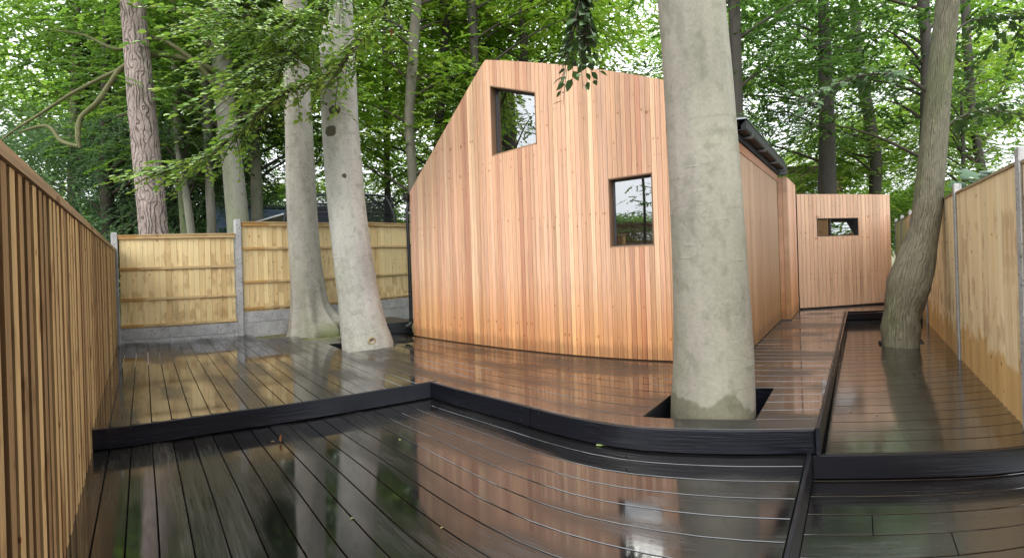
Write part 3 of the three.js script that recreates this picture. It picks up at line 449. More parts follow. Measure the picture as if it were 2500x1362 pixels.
{ // low annexe at the far end of the right-hand passage
  const t = thing('timber_annexe', 'low flat roofed timber annexe with a letterbox window at the end of the passage', 'building');
  const w = lineWall(1.19, 9.32, -0.78, 9.98, 1), L = w.length_, N = 25, pw = L / N, snap = (s) => Math.round(s / pw) * pw;
  const s0 = snap(0.4), s1 = snap(1.3), lo = 1.68, hi = 2.06;
  for (let i = 0; i < N; i++) {
    const p = i * pw, m = p + pw / 2, c = mix3(cedarTone(), [0.72, 0.5, 0.34], 0.6), off = rC() * 0.6, put = (y0, y1) => part('cladding_board', tint(upright(w, p + 0.002, p + pw - 0.002, 0.001 + rC() * 0.003, 0.022, y0, y1, 0.003, off, 0.9), c), M.cedar, t);
    if (m > s0 && m < s1) { put(LV + 0.036, lo); put(hi, 2.565); } else put(LV + 0.036, 2.565);
  }
  const slab = (a, b, y0, y1) => upright(w, a, b, -0.15, -0.002, y0, y1, 0, 0);
  part('wall', mergeGeometries([slab(0, s0, 0, 2.55), slab(s0, s1, 0, lo), slab(s0, s1, hi, 2.55), slab(s1, L, 0, 2.55)]), M.black, t);
  part('dark_gap_strip', rail(w, 0, L, 0, 0.05, LV + 0.002, LV + 0.028), M.blackPlastic, t);  // black strip painted in for the dark gap below the boards
  const side = lineWall(-0.78, 9.98, -0.9, 13, 1);
  for (let i = 0; i < 10; i++) part('cladding_board', tint(upright(side, i * 0.14, i * 0.14 + 0.136, -0.02, 0, LV, 2.56, 0.003, rC(), 0.9), cedarTone()), M.cedar, t);
  part('roof', sweep(1, [[0, 2.5], [L, 2.5], [L, 2.56], [0, 2.56]], (i, p, q) => { const [a, b] = w(p, -0.02 - i * 2.4); return U(a, b, q); }, (i, p) => [p, i]), M.roofing, t);
  part('room_wall', rail(w, 0, L, -2.4, -2.35, 0.1, 2.5), M.room, t);
  const g = new THREE.Group(); g.name = 'window'; t.add(g);
  part('window_frame', mergeGeometries([upright(w, s0 + 0.002, s0 + 0.02, -0.12, 0.0, lo, hi, 0.002, 0), upright(w, s1 - 0.02, s1 - 0.002, -0.12, 0.0, lo, hi, 0.002, 0), rail(w, s0 + 0.02, s1 - 0.02, -0.12, 0.0, lo + 0.001, lo + 0.015), rail(w, s0 + 0.02, s1 - 0.02, -0.12, 0.0, hi - 0.015, hi - 0.001), upright(w, s0 + 0.3, s0 + 0.335, -0.1, -0.06, lo + 0.016, hi - 0.016, 0.002, 0)]), M.frame, g);
  part('pane', upright(w, s0 + 0.022, s0 + 0.298, -0.085, -0.081, lo + 0.016, hi - 0.016, 0, 0), M.glass, g);
  part('pane', sweep(1, rect(s0 + 0.337, s1 - 0.022, -0.045, -0.041, 0), (i, p, q) => { const [a, b] = w(p, q - i * 0.11); return U(a, b, i ? hi - 0.016 : lo + 0.016); }, (i, p) => [p, i]), M.glass, g);
}

// ================================================================ TREES
// leaf, spray and crown
function leafGeo(len, wid, fold = 0.12, curl = 0.1) { // pointed oval, folded along its rib, lying in x-z, stalk at the origin, tip along +x
  const P = [0, 0, 0, 0.3 * len, fold * wid, wid * 0.47, 0.3 * len, fold * wid, -wid * 0.47, 0.66 * len, fold * wid - curl * len * 0.3, wid * 0.4, 0.66 * len, fold * wid - curl * len * 0.3, -wid * 0.4, len, -curl * len, 0, 0.48 * len, 0, 0];
  const g = new THREE.BufferGeometry(); g.setAttribute('position', new THREE.Float32BufferAttribute(P, 3)); g.setAttribute('uv', new THREE.Float32BufferAttribute(new Array(14).fill(0), 2));
  g.setIndex([0, 1, 6, 0, 6, 2, 1, 3, 6, 2, 6, 4, 3, 5, 6, 4, 6, 5]); g.computeVertexNormals(); return g;
}
function sprayGeo(seed, { n = 10, len = 0.46, leaf = 0.115, droop = 0.12, splay = 0.3 } = {}) {
  const r = rngOf(seed), out = [];
  for (let i = 0; i < n; i++) {
    const t = (i + 0.6) / n, s = i % 2 ? 1 : -1, g = leafGeo(leaf * (0.75 + 0.5 * r()), leaf * (0.5 + 0.2 * r()), 0.12, 0.05 + r() * 0.2);
    g.rotateX((r() - 0.5) * 2 * splay); g.rotateZ((r() - 0.5) * splay); g.rotateY(s * (0.5 + r() * 0.7) * (1 - t * 0.6));
    const q = Math.sin(t * 2.4) * 0.03 * s; g.translate(t * len, -droop * t * t * len * 2 + (r() - 0.5) * 0.02, q); out.push(g);
  }
  return mergeGeometries(out);
}
const SPRAY = [1, 2, 3].map((s) => sprayGeo(s)), SPRAYW = [4, 5].map((s) => sprayGeo(s, { n: 12, len: 0.6, leaf: 0.12, droop: 0.2, splay: 0.6 })), NEEDLE = [6, 7].map((s) => sprayGeo(s, { n: 16, len: 0.5, leaf: 0.075, droop: 0.5, splay: 0.8 }));
const tmpM = new THREE.Matrix4(), qq = new THREE.Quaternion(), ee = new THREE.Euler(), vv = new THREE.Vector3(), ss = new THREE.Vector3(), cc = new THREE.Color();
// sprays scattered through boughs; each bough is a flattened, ragged cloud
function foliage(parent, name, geo, boughs, { seed, per = 40, size = 1, tone, vary = 0.35, droop = 0.3 }) {
  const r = rngOf(seed), o = new THREE.Vector3(); let p = parent; while (p && p !== scene) { o.add(p.position); p = p.parent; }
  const items = [];
  for (const [x, y, z, R, h, k = 1] of boughs) {
    const shade = 0.7 + 0.6 * r(), n = Math.round(per * k * R * R * 0.55 * DENS + 3);
    for (let i = 0; i < n; i++) {
      const an = r() * 6.283, d = Math.pow(r(), 0.6) * R, yy = (r() + r() - 1) * h - d * d / R * 0.18;
      items.push([x + Math.cos(an) * d, y + yy, z + Math.sin(an) * d, -an + (r() - 0.5) * 1.6, shade * (1 + (r() - 0.5) * vary), size * (0.75 + 0.5 * r())]);
    }
  }
  const im = new THREE.InstancedMesh(geo, M.leaf, items.length); im.name = name; im.userData.kind = 'stuff'; im.castShadow = im.receiveShadow = true;
  items.forEach(([x, y, z, an, sh, s], i) => {
    ee.set((r() - 0.5) * 0.9, an, (r() - 0.6) * droop * 2, 'YXZ'); tmpM.compose(vv.set(x - o.x, y - o.y, z - o.z), qq.setFromEuler(ee), ss.set(s, s, s)); im.setMatrixAt(i, tmpM);
    const t = tone[Math.floor(r() * tone.length)]; im.setColorAt(i, cc.setRGB(t[0] * sh, t[1] * sh, t[2] * sh));
  });
  parent.add(im); return items.length;
}
const GREEN = { bright: [[0.3, 0.47, 0.05], [0.21, 0.37, 0.04], [0.37, 0.5, 0.07]], mid: [[0.17, 0.31, 0.04], [0.23, 0.38, 0.05], [0.13, 0.25, 0.035]], deep: [[0.1, 0.2, 0.035], [0.13, 0.25, 0.04], [0.075, 0.155, 0.035]], blue: [[0.1, 0.2, 0.085], [0.13, 0.24, 0.09], [0.16, 0.27, 0.11]] };
let total = 0; const DENS = 2.05;
const barkNoise = (seed, amp) => (an, y, r) => r * amp * (fb(an / 6.2832 * 6, y * 1.3, 6, 64, 3, seed) - 0.5) * 2;
// trunk points [x, y, z, r] from a given height; runs down into the ground and on up to the tree's top
function grow(pts, topY, rTop) {
  const a = pts[0], b = pts[1], out = []; const k = (-0.8 - a[1]) / Math.max(0.5, Math.abs(b[1] - a[1])) * 0.6;
  if (a[1] > -0.7) { const lean = clamp((b[0] - a[0]) / (b[1] - a[1]), -0.12, 0.12); out.push([a[0] - lean * (a[1] + 0.8) * 0.7, -0.8, a[2], a[3] * (a[1] > 1 ? 1.35 : 1.02)]); }
  out.push(...pts); const e = pts[pts.length - 1], d = pts[pts.length - 2]; if (topY > e[1]) { const lean = clamp((e[0] - d[0]) / (e[1] - d[1]), -0.1, 0.1); out.push([e[0] + lean * (topY - e[1]) * 0.7, lerp(e[1], topY, 0.55), e[2], lerp(e[3], rTop, 0.5)], [e[0] + lean * (topY - e[1]), topY, e[2], rTop]); }
  return out;
}
function tree(name, label, pts, { mat = M.beech, seed = 1, topY = 12, rTop = 0.06, tone = [0.36, 0.33, 0.285], moss = 0.3, seg = 20, bump = null, amp = 0.05, group, step = 0.3 } = {}) {
  const b = pts[0], t = thing(name, label, 'tree', group, [b[0], -0.75, b[2]]);
  const P = grow(pts, topY, rTop), bn = barkNoise(seed, amp);
  const g = tube(P, seg, { step, bump: (an, y, r) => bn(an, y, r) + (bump ? bump(an, y, r) : 0), color: (an, y) => { const m = moss * smooth(0.5, 0.75, fb(an / 6.2832 * 4, y * 0.8, 4, 64, 3, seed + 50)); return [tone[0] * (1 - 0.3 * m), tone[1] * (1 - 0.08 * m), tone[2] * (1 - 0.5 * m)]; } });
  if (mat !== M.big) { const uv = g.attributes.uv; for (let i = 0; i < uv.count; i++) uv.setXY(i, uv.getX(i) + seed * 0.213, uv.getY(i) + seed * 0.671); }
  part('trunk', g, mat, t); t.userData.pts = P; return t;
}
const onTrunk = (P, y) => { for (let i = 1; i < P.length; i++) if (y <= P[i][1]) { const k = (y - P[i - 1][1]) / (P[i][1] - P[i - 1][1]); return [lerp(P[i - 1][0], P[i][0], k), y, lerp(P[i - 1][2], P[i][2], k), lerp(P[i - 1][3], P[i][3], k)]; } return P[P.length - 1]; };
// a crown of boughs round a trunk between two heights
function crown(t, { seed, y0, y1, R, n, per = 34, tone = GREEN.mid, geo = SPRAY[0], size = 1, flat = 0.3, lim = 1, arc = null, limbs = true, droop = 0.3 }) {
  const r = rngOf(seed), P = t.userData.pts, bs = [], lim3 = [];
  for (let i = 0; i < n; i++) {
    const y = lerp(y0, y1, Math.pow((i + r()) / n, lim)), an = arc ? lerp(arc[0], arc[1], r()) : lerp(-Math.PI - 0.3, 0.3, (i * 0.382 + r() * 0.25) % 1), d = R * (0.25 + 0.75 * r()), c = onTrunk(P, y), rr = R * (0.3 + 0.3 * r());
    const e = [c[0] + Math.cos(an) * d, y + (r() - 0.4) * 0.5, c[2] + Math.sin(an) * d]; bs.push([e[0], e[1], e[2], rr, rr * flat, 1]);
    if (r() < 0.75) { const m = r() * 0.3 + 0.35; bs.push([lerp(c[0], e[0], m), lerp(y, e[1], m) + 0.1, lerp(c[2], e[2], m), rr * 0.6, rr * flat, 0.8]); }
    if (limbs) { const y1b = y - 0.5 - 0.25 * d, s0 = onTrunk(P, y1b); lim3.push(tube([[s0[0], y1b, s0[2], Math.min(0.05, s0[3] * 0.4)], [lerp(s0[0], e[0], 0.5), lerp(y1b, e[1], 0.62) + 0.05, lerp(s0[2], e[2], 0.5), 0.028], [e[0], e[1] + 0.02, e[2], 0.012], [lerp(s0[0], e[0], 1.3), e[1] - 0.1, lerp(s0[2], e[2], 1.3), 0.004]], 6, { step: 0.5 })); }
  }
  if (limbs) for (const g of lim3) part('branch', g, M.twig, t);
  total += foliage(t, 'crown', geo, bs, { seed: seed + 9, per, size, tone, droop });
}
// --- the trees that stand in the yard
{
  const P = [[1.65, -0.4, -3.84, 0.345], [1.65, 0.1, -3.84, 0.33], [1.67, 0.55, -3.84, 0.315], [1.66, 1.52, -3.84, 0.291], [1.63, 2.57, -3.84, 0.276], [1.58, 3.61, -3.84, 0.264]];
  const t = tree('beech_tree', 'massive smooth grey beech trunk rising through the deck in front of the cabin', P, { mat: M.big, seed: 3, topY: 13, rTop: 0.14, seg: 48, amp: 0.012, tone: [0.335, 0.305, 0.255], moss: 0.15, step: 0.1 });
  t.userData.key = 'T1';
}
{
  const P = [[-2.24, -0.3, -6.98, 0.43], [-2.26, 0.13, -6.98, 0.386], [-2.32, 0.45, -6.98, 0.344], [-2.4, 1.08, -6.98, 0.298], [-2.52, 2.35, -6.98, 0.276], [-2.58, 3.61, -6.98, 0.269], [-2.58, 4.37, -6.98, 0.257], [-2.6, 5.5, -6.98, 0.251]];
  const t = tree('beech_tree', 'pale beech with dark blotches leaning left, boxed into the upper deck', P, { seed: 7, topY: 14, rTop: 0.1, seg: 40, amp: 0.03, tone: [0.5, 0.47, 0.43], moss: 0.2, step: 0.12 });
  const r = rngOf(70), knot = (an, y, s, mat, name) => { const c = onTrunk(t.userData.pts, y), g = new THREE.SphereGeometry(1, 14, 10); { const p = g.attributes.position; for (let i = 0; i < p.count; i++) { const q = 0.7 + 0.75 * fb(p.getX(i) * 1.6 + y * 9 + 20, p.getY(i) * 1.6 + an * 7 + 20, 512, 512, 3, 66); p.setXYZ(i, p.getX(i) * q, p.getY(i) * q, p.getZ(i)); } g.computeVertexNormals(); } g.scale(s, s * 1.05, s * 0.22); g.rotateY(Math.atan2(Math.cos(an), Math.sin(an))); g.translate(c[0] + Math.cos(an) * (c[3] * 0.985), y, c[2] + Math.sin(an) * c[3] * 0.985); part(name, g, mat, t); };
  const scar = std({ map: roughMap, color: col(0.09, 0.085, 0.06), roughness: 0.9 });
  for (const [an, y, s] of [[1.5, 3.72, 0.075], [1.78, 3.42, 0.08], [1.5, 4.33, 0.1], [1.9, 4.25, 0.06], [2.0, 3.82, 0.03], [1.85, 3.6, 0.03], [1.25, 2.75, 0.035], [1.35, 3.42, 0.025]]) knot(an, y, s, scar, 'bark_scar');
  { const y = 0.3, an = 1.02, c = onTrunk(t.userData.pts, y), g = new THREE.TorusGeometry(0.046, 0.016, 8, 20); g.rotateY(Math.atan2(Math.cos(an), Math.sin(an))); g.translate(c[0] + Math.cos(an) * c[3], y, c[2] + Math.sin(an) * c[3]); part('cut_knot', g, std({ color: col(0.3, 0.24, 0.14), roughness: 0.8 }), t); knot(an, y, 0.04, std({ color: col(0.2, 0.13, 0.075), roughness: 0.9 }), 'cut_wood'); }
  t.userData.key = 'T2';
}
{
  const P = [[-3.72, -0.3, -8.5, 0.6], [-3.74, 0.1, -8.5, 0.47], [-3.79, 0.4, -8.5, 0.365], [-3.82, 0.75, -8.5, 0.315], [-3.87, 1.48, -8.5, 0.276], [-3.91, 2.56, -8.5, 0.258], [-3.92, 4.09, -8.5, 0.237], [-3.93, 4.86, -8.5, 0.223], [-3.92, 6.4, -8.5, 0.202]];
  const t = tree('beech_tree', 'speckled beech with fluted mossy roots nearest the back fence', P, { seed: 13, topY: 14, rTop: 0.1, seg: 56, amp: 0.03, tone: [0.41, 0.375, 0.325], moss: 0.25, step: 0.08, bump: (an, y, r) => { const k = smooth(1.15, 0.15, y); return k * (0.15 * Math.pow(0.5 + 0.5 * Math.sin(an * 9 + 0.6 + 1.2 * Math.sin(an * 2)), 1.5) - 0.09 + 0.2 * Math.max(0, Math.cos(an - 0.35)) * smooth(0.75, 0.1, y)); } });
  const g = t.children[0].geometry, p = g.attributes.position, c = g.attributes.color; // moss on the right-hand root
  for (let i = 0; i < p.count; i++) { const y = p.getY(i) - 0.75, x = p.getX(i), k = smooth(0.62, 0.2, y + 0.25 * fb(x * 9, y * 9, 64, 64, 3, 90)) * smooth(0.12, 0.3, x); c.setXYZ(i, lerp(c.getX(i), 0.14, k), lerp(c.getY(i), 0.17, k), lerp(c.getZ(i), 0.03, k)); }
  t.userData.key = 'T3';
}
{
  const P = [[5.63, -0.4, -6.62, 0.215], [5.63, -0.05, -6.62, 0.212], [5.66, 0.38, -6.62, 0.216], [5.77, 0.85, -6.62, 0.246], [5.88, 1.21, -6.62, 0.222], [6.03, 1.68, -6.62, 0.172], [6.17, 2.63, -6.62, 0.16], [6.32, 3.82, -6.62, 0.142], [6.48, 5.01, -6.62, 0.132]];
  const t = tree('crooked_tree', 'crooked rough barked tree leaning against the right fence in the deck passage', P, { mat: M.rough, seed: 17, topY: 11, rTop: 0.08, seg: 40, amp: 0.05, tone: [0.2, 0.19, 0.15], moss: 0.5, step: 0.07, bump: (an, y, r) => { const k = smooth(1.5, 0.8, y) * 0.05; return k * (fb(an / 6.2832 * 7, y * 4, 7, 64, 3, 88) - 0.45) * 2; } });
  t.userData.key = 'T18';
}
const byKey = (k) => scene.children.find((o) => o.userData.key === k);

const T18c = () => byKey('T18');
// --- trees beyond the fences
const far = (name, label, pts, o, c) => { const t = tree(name, label, pts, { seg: 14, step: 0.5, ...o }); if (c) crown(t, c); return t; };
const dark = [0.062, 0.053, 0.042], greyT = [0.33, 0.31, 0.265], brownG = [0.2, 0.18, 0.14];
const G1 = 'slender trunks among the leaves beyond the fences';
{
  const t = tree('pine_tree', 'tall pine with scaly pinkish bark behind the left fence panel', [[-8.27, 2.21, -10.5, 0.27], [-8.44, 4.82, -10.5, 0.258], [-8.61, 7.67, -10.5, 0.23]], { mat: M.pineBark, seed: 19, topY: 15, rTop: 0.12, seg: 40, amp: 0.05, tone: [0.48, 0.43, 0.415], moss: 0, step: 0.06, bump: (an, y, r) => 0.022 * (plates(an / 6.2832, y, 20, 3, 301) - 0.5) });
  part('branch_stub', tube([[-8.7, 5.0, -10.4, 0.025], [-8.95, 4.93, -10.35, 0.02]], 8, { cap: true }), M.twig, t);
}
{
  const t = tree('forked_beech', 'grey beech with long mossy side limbs behind the tall fence post', [[-6.93, 2.57, -11.5, 0.25], [-7.02, 4.03, -11.5, 0.232], [-7.12, 5.07, -11.5, 0.22], [-7.17, 5.69, -11.5, 0.226], [-7.21, 6.63, -11.5, 0.22], [-7.24, 8.19, -11.5, 0.2]], { seed: 21, topY: 14, rTop: 0.08, seg: 24, amp: 0.04, tone: greyT, moss: 0.5 });
  const L = [[[-7.06, 5.5, -11.4, 0.1], [-7.34, 6.1, -11.2, 0.07], [-7.71, 6.58, -10.9, 0.055], [-8.54, 7.0, -10.9, 0.045], [-9.37, 6.78, -11, 0.035], [-10.25, 7.16, -11, 0.025], [-11.14, 7.33, -11, 0.01]],
    [[-7.3, 6.75, -11.4, 0.1], [-7.8, 7.53, -11.2, 0.085], [-8.09, 7.93, -11, 0.075], [-8.4, 8.5, -11, 0.06]],
    [[-7.2, 6.25, -11.4, 0.09], [-7.56, 6.44, -11.1, 0.075], [-8.31, 6.55, -10.85, 0.06], [-9.07, 6.24, -10.75, 0.058], [-9.33, 5.87, -10.7, 0.055], [-9.59, 5.36, -10.6, 0.055], [-9.99, 4.99, -10.6, 0.055], [-9.97, 4.5, -10.5, 0.05], [-9.93, 4.28, -10.5, 0.035]],
    [[-9.95, 4.32, -10.5, 0.045], [-10.34, 4.45, -10.5, 0.045], [-10.66, 4.81, -10.5, 0.038], [-11.22, 4.67, -10.4, 0.025]],
    [[-8.67, 6.4, -10.8, 0.05], [-9.07, 6.26, -10.8, 0.045], [-10.21, 5.66, -10.7, 0.035], [-10.89, 5.16, -10.6, 0.03], [-11.47, 4.72, -10.5, 0.022], [-11.93, 4.24, -10.4, 0.012]]];
  for (const l of L) part('limb', tube(l, 10, { step: 0.08, bump: (an, y, r) => r * 0.2 * (vn(an, y * 9 + r * 40, 6, 64, 8) - 0.5) }), M.mossy, t);
  crown(t, { seed: 22, y0: 5.5, y1: 12, R: 3.4, n: 26, tone: GREEN.mid, size: 1.1 });
}
far('thin_beech', 'thin grey trunk with a leaning fork left of the blue shed', [[-8.25, 2.4, -12.5, 0.112], [-8.29, 4.27, -12.5, 0.1], [-8.26, 5.96, -12.5, 0.12], [-8.35, 7.09, -12.5, 0.12], [-8.41, 8.78, -12.5, 0.12]], { seed: 24, tone: [0.28, 0.26, 0.22] }, { seed: 25, y0: 4.5, y1: 12, R: 3, n: 18, tone: GREEN.mid });
far('sapling', 'short leaning grey sapling just right of the pine', [[-8.47, 2.38, -12, 0.095], [-8.61, 3.63, -12, 0.08], [-8.75, 4.4, -12, 0.055]], { seed: 26, topY: 5.2, rTop: 0.02, tone: greyT }, { seed: 27, y0: 3.6, y1: 5.2, R: 1.2, n: 6, tone: GREEN.deep });
far('thin_beech', 'mossy grey trunk between the pine and the leaning sapling', [[-9.3, 2.47, -13, 0.16], [-9.45, 5.58, -13, 0.12], [-9.47, 9.1, -13, 0.12]], { seed: 28, tone: [0.26, 0.25, 0.18], moss: 1 }, { seed: 29, y0: 4.8, y1: 12, R: 3.2, n: 20, tone: GREEN.deep });
far('thin_beech', 'straight grey trunk left of the speckled beech, above the shed roof', [[-7.83, 2.91, -14, 0.168], [-7.84, 5.18, -14, 0.15], [-7.84, 8.35, -14, 0.138], [-7.85, 9.6, -14, 0.12]], { seed: 30, tone: [0.3, 0.29, 0.22] }, { seed: 31, y0: 4.5, y1: 13, R: 3.4, n: 24, tone: GREEN.mid });
far('woodland_tree', 'dark wavy trunk just left of the cabin eaves', [[-2.78, 3.84, -13, 0.14], [-2.83, 5.37, -13, 0.135], [-2.73, 6.54, -13, 0.15], [-2.5, 8.88, -13, 0.14]], { seed: 32, tone: brownG }, { seed: 33, y0: 4.2, y1: 13, R: 3.2, n: 24, tone: GREEN.bright });
far('woodland_tree', 'dark leaning trunk above the left slope of the gable', [[-2.3, 5.53, -15, 0.147], [-2.12, 7.28, -15, 0.138], [-1.9, 9.98, -15, 0.15]], { seed: 34, tone: dark }, { seed: 35, y0: 5.5, y1: 13, R: 3.2, n: 18, tone: GREEN.bright });
far('woodland_tree', 'dark trunk meeting the peak of the gable', [[-0.95, 7.12, -14, 0.12], [-0.97, 8.13, -14, 0.14], [-1.0, 9.39, -14, 0.165]], { seed: 36, tone: dark }, { seed: 37, y0: 7, y1: 13, R: 3, n: 14, tone: GREEN.bright });
far('woodland_tree', 'slim dark trunk just right of the gable peak', [[-0.66, 8.34, -16, 0.13], [-0.6, 10.51, -16, 0.15]], { seed: 38, tone: dark }, { seed: 39, y0: 7, y1: 14, R: 3, n: 14, tone: GREEN.bright });
far('woodland_tree', 'dark upright trunk above the upper window', [[0.6, 7.87, -15, 0.13], [0.62, 9.91, -15, 0.135]], { seed: 40, tone: dark }, { seed: 41, y0: 7, y1: 14, R: 3.2, n: 14, tone: GREEN.bright });
far('woodland_tree', 'slim dark trunk behind the hanging leafy spray', [[2.37, 8.24, -16, 0.12], [2.5, 10.41, -16, 0.12]], { seed: 42, tone: dark }, { seed: 43, y0: 5.5, y1: 14, R: 3.6, n: 24, tone: GREEN.bright });
far('woodland_tree', 'stout dark trunk rising behind the annexe roof', [[10.48, 3.09, -15, 0.262], [10.56, 5.53, -15, 0.225], [10.55, 7.56, -15, 0.19], [10.56, 9.6, -15, 0.15]], { seed: 44, tone: dark }, { seed: 45, y0: 5.5, y1: 13, R: 4, n: 13, tone: GREEN.deep });
far('woodland_tree', 'bent dark trunk behind the right end of the annexe', [[13.68, 3.33, -17, 0.19], [13.76, 4.48, -17, 0.18], [13.54, 6.32, -17, 0.18], [13.24, 8.33, -17, 0.165], [13.11, 10.64, -17, 0.15]], { seed: 46, tone: dark }, { seed: 47, y0: 4.8, y1: 13, R: 4, n: 13, tone: GREEN.mid });
far('woodland_tree', 'dark trunk close behind the top of the crooked tree', [[10.95, 2.6, -12, 0.12], [11.04, 4.64, -12, 0.105], [11.13, 6.81, -12, 0.107], [11.09, 7.89, -12, 0.13]], { seed: 48, tone: dark }, { seed: 49, y0: 4.6, y1: 10.5, R: 2.8, n: 13, tone: GREEN.deep });
far('woodland_tree', 'dark leaning trunk right of the crooked tree, above the fence', [[16.69, 3.75, -16, 0.125], [16.43, 5.64, -16, 0.11], [16.3, 8.1, -16, 0.125], [16.27, 9.98, -16, 0.12]], { seed: 50, tone: dark }, { seed: 51, y0: 3.2, y1: 9, R: 3, n: 16, tone: GREEN.bright });
far('woodland_tree', 'dark trunk partly hidden by the right side of the massive beech', [[6.09, 4.8, -12, 0.13], [6.09, 8.05, -12, 0.145]], { seed: 52, tone: dark }, { seed: 53, y0: 4.6, y1: 12, R: 3, n: 12, tone: GREEN.deep });
far('woodland_tree', 'very thin dark trunk above the trampoline net', [[-4.87, 3.96, -18, 0.12], [-4.8, 9, -18, 0.13]], { seed: 54, tone: dark }, { seed: 55, y0: 3.6, y1: 14, R: 3.8, n: 34, tone: GREEN.bright });
far('sapling', 'thin dark stem above the right fence panel', [[14.03, 2.98, -14, 0.055], [14.03, 5.13, -14, 0.045]], { seed: 56, topY: 6, rTop: 0.02, tone: dark }, { seed: 57, y0: 3.4, y1: 6, R: 1.8, n: 9, tone: GREEN.mid });
crown(byKey('T2'), { seed: 173, y0: 9, y1: 13.5, R: 4, n: 16, per: 16, tone: GREEN.mid, arc: [-Math.PI, Math.PI] });  // crowns above the view, added to dim the sky light over the yard
crown(byKey('T1'), { seed: 175, y0: 8.6, y1: 12.5, R: 3.4, n: 16, per: 16, tone: GREEN.mid, arc: [-Math.PI, Math.PI] });
crown(T18c(), { seed: 171, y0: 7.4, y1: 10.8, R: 3.2, n: 11, per: 16, tone: GREEN.deep, arc: [-Math.PI, Math.PI] });  // crown above the view, added to shade the right passage
far('leafy_shrub', 'bright green shrub hiding most of the brick house behind the annexe', [[12.2, 0, -17.6, 0.07], [12.25, 2, -17.6, 0.05], [12.2, 3.5, -17.6, 0.03]], { seed: 58, topY: 4.3, rTop: 0.01, tone: brownG }, { seed: 59, y0: 2.2, y1: 4.6, R: 1.9, n: 20, tone: GREEN.bright, limbs: false });
far('leafy_shrub', 'yellow green shrub between the two dark trunks over the annexe roof', [[14.6, 0, -18.4, 0.07], [14.65, 2.4, -18.4, 0.05], [14.6, 4.2, -18.4, 0.03]], { seed: 80, topY: 5.4, rTop: 0.01, tone: brownG }, { seed: 81, y0: 4.4, y1: 6.6, R: 2.1, n: 18, tone: GREEN.bright, limbs: false });
{ // dark drooping evergreen in the left corner
  const t = tree('evergreen_tree', 'dark blue green evergreen with drooping sprays in the far left corner', [[-12, 0, -13.5, 0.22], [-12, 4, -13.5, 0.16], [-11.9, 8, -13.5, 0.1]], { mat: M.rough, seed: 60, topY: 9.5, rTop: 0.03, seg: 14, tone: dark, step: 0.5 });
  crown(t, { seed: 61, y0: 1.6, y1: 6.2, R: 3.6, n: 36, per: 42, tone: GREEN.blue, geo: NEEDLE[0], flat: 0.35, droop: 0.7 });
  const b = tree('evergreen_tree', 'lower dark evergreen directly behind the first fence panel', [[-10.6, 0, -14.5, 0.16], [-10.5, 3, -14.5, 0.11], [-10.4, 5, -14.5, 0.06]], { mat: M.rough, seed: 62, topY: 5.6, rTop: 0.02, seg: 12, tone: dark, step: 0.5 });
  crown(b, { seed: 63, y0: 1.4, y1: 5.2, R: 3.0, n: 28, per: 44, tone: GREEN.blue, geo: NEEDLE[1], flat: 0.35, droop: 0.7 });
  const c = tree('leafy_tree', 'light green broadleaf tree filling the upper left corner', [[-14.5, 0, -15, 0.2], [-14.4, 5, -15, 0.16], [-14.2, 9, -15, 0.1]], { mat: M.rough, seed: 64, topY: 12, rTop: 0.04, seg: 12, tone: brownG, step: 0.5 });
  crown(c, { seed: 65, y0: 5.2, y1: 12, R: 4.4, n: 44, per: 26, tone: GREEN.mid, size: 1.1, droop: 0.5 });
}
{ // the further wood, read as one mass
  const r = rngOf(333), bs = [], bd = [];
  for (let i = 0; i < 420; i++) { const x = lerp(-36, 38, r()), z = -21 - r() * 16, y = 1 + Math.pow(r(), 0.9) * 17; (r() < 0.6 ? bs : bd).push([x, y, z, 1.3 + r() * 1.4, 0.7, 1]); }
  for (let i = 0; i < 170; i++) bd.push([lerp(-32, 34, r()), 0.3 + r() * 4.2, -20.5 - r() * 12, 1.6 + r(), 0.9, 1.3]);
  const g = new THREE.Group(); g.name = 'far_woodland'; g.userData.kind = 'stuff'; tag(g, 'bright green woodland foliage massed behind all the trunks', 'woodland'); scene.add(g);
  total += foliage(g, 'foliage', SPRAYW[0], bs, { seed: 334, per: 14, size: 1.6, tone: GREEN.bright }); total += foliage(g, 'foliage', SPRAYW[1], bd, { seed: 335, per: 14, size: 1.6, tone: GREEN.mid });
}

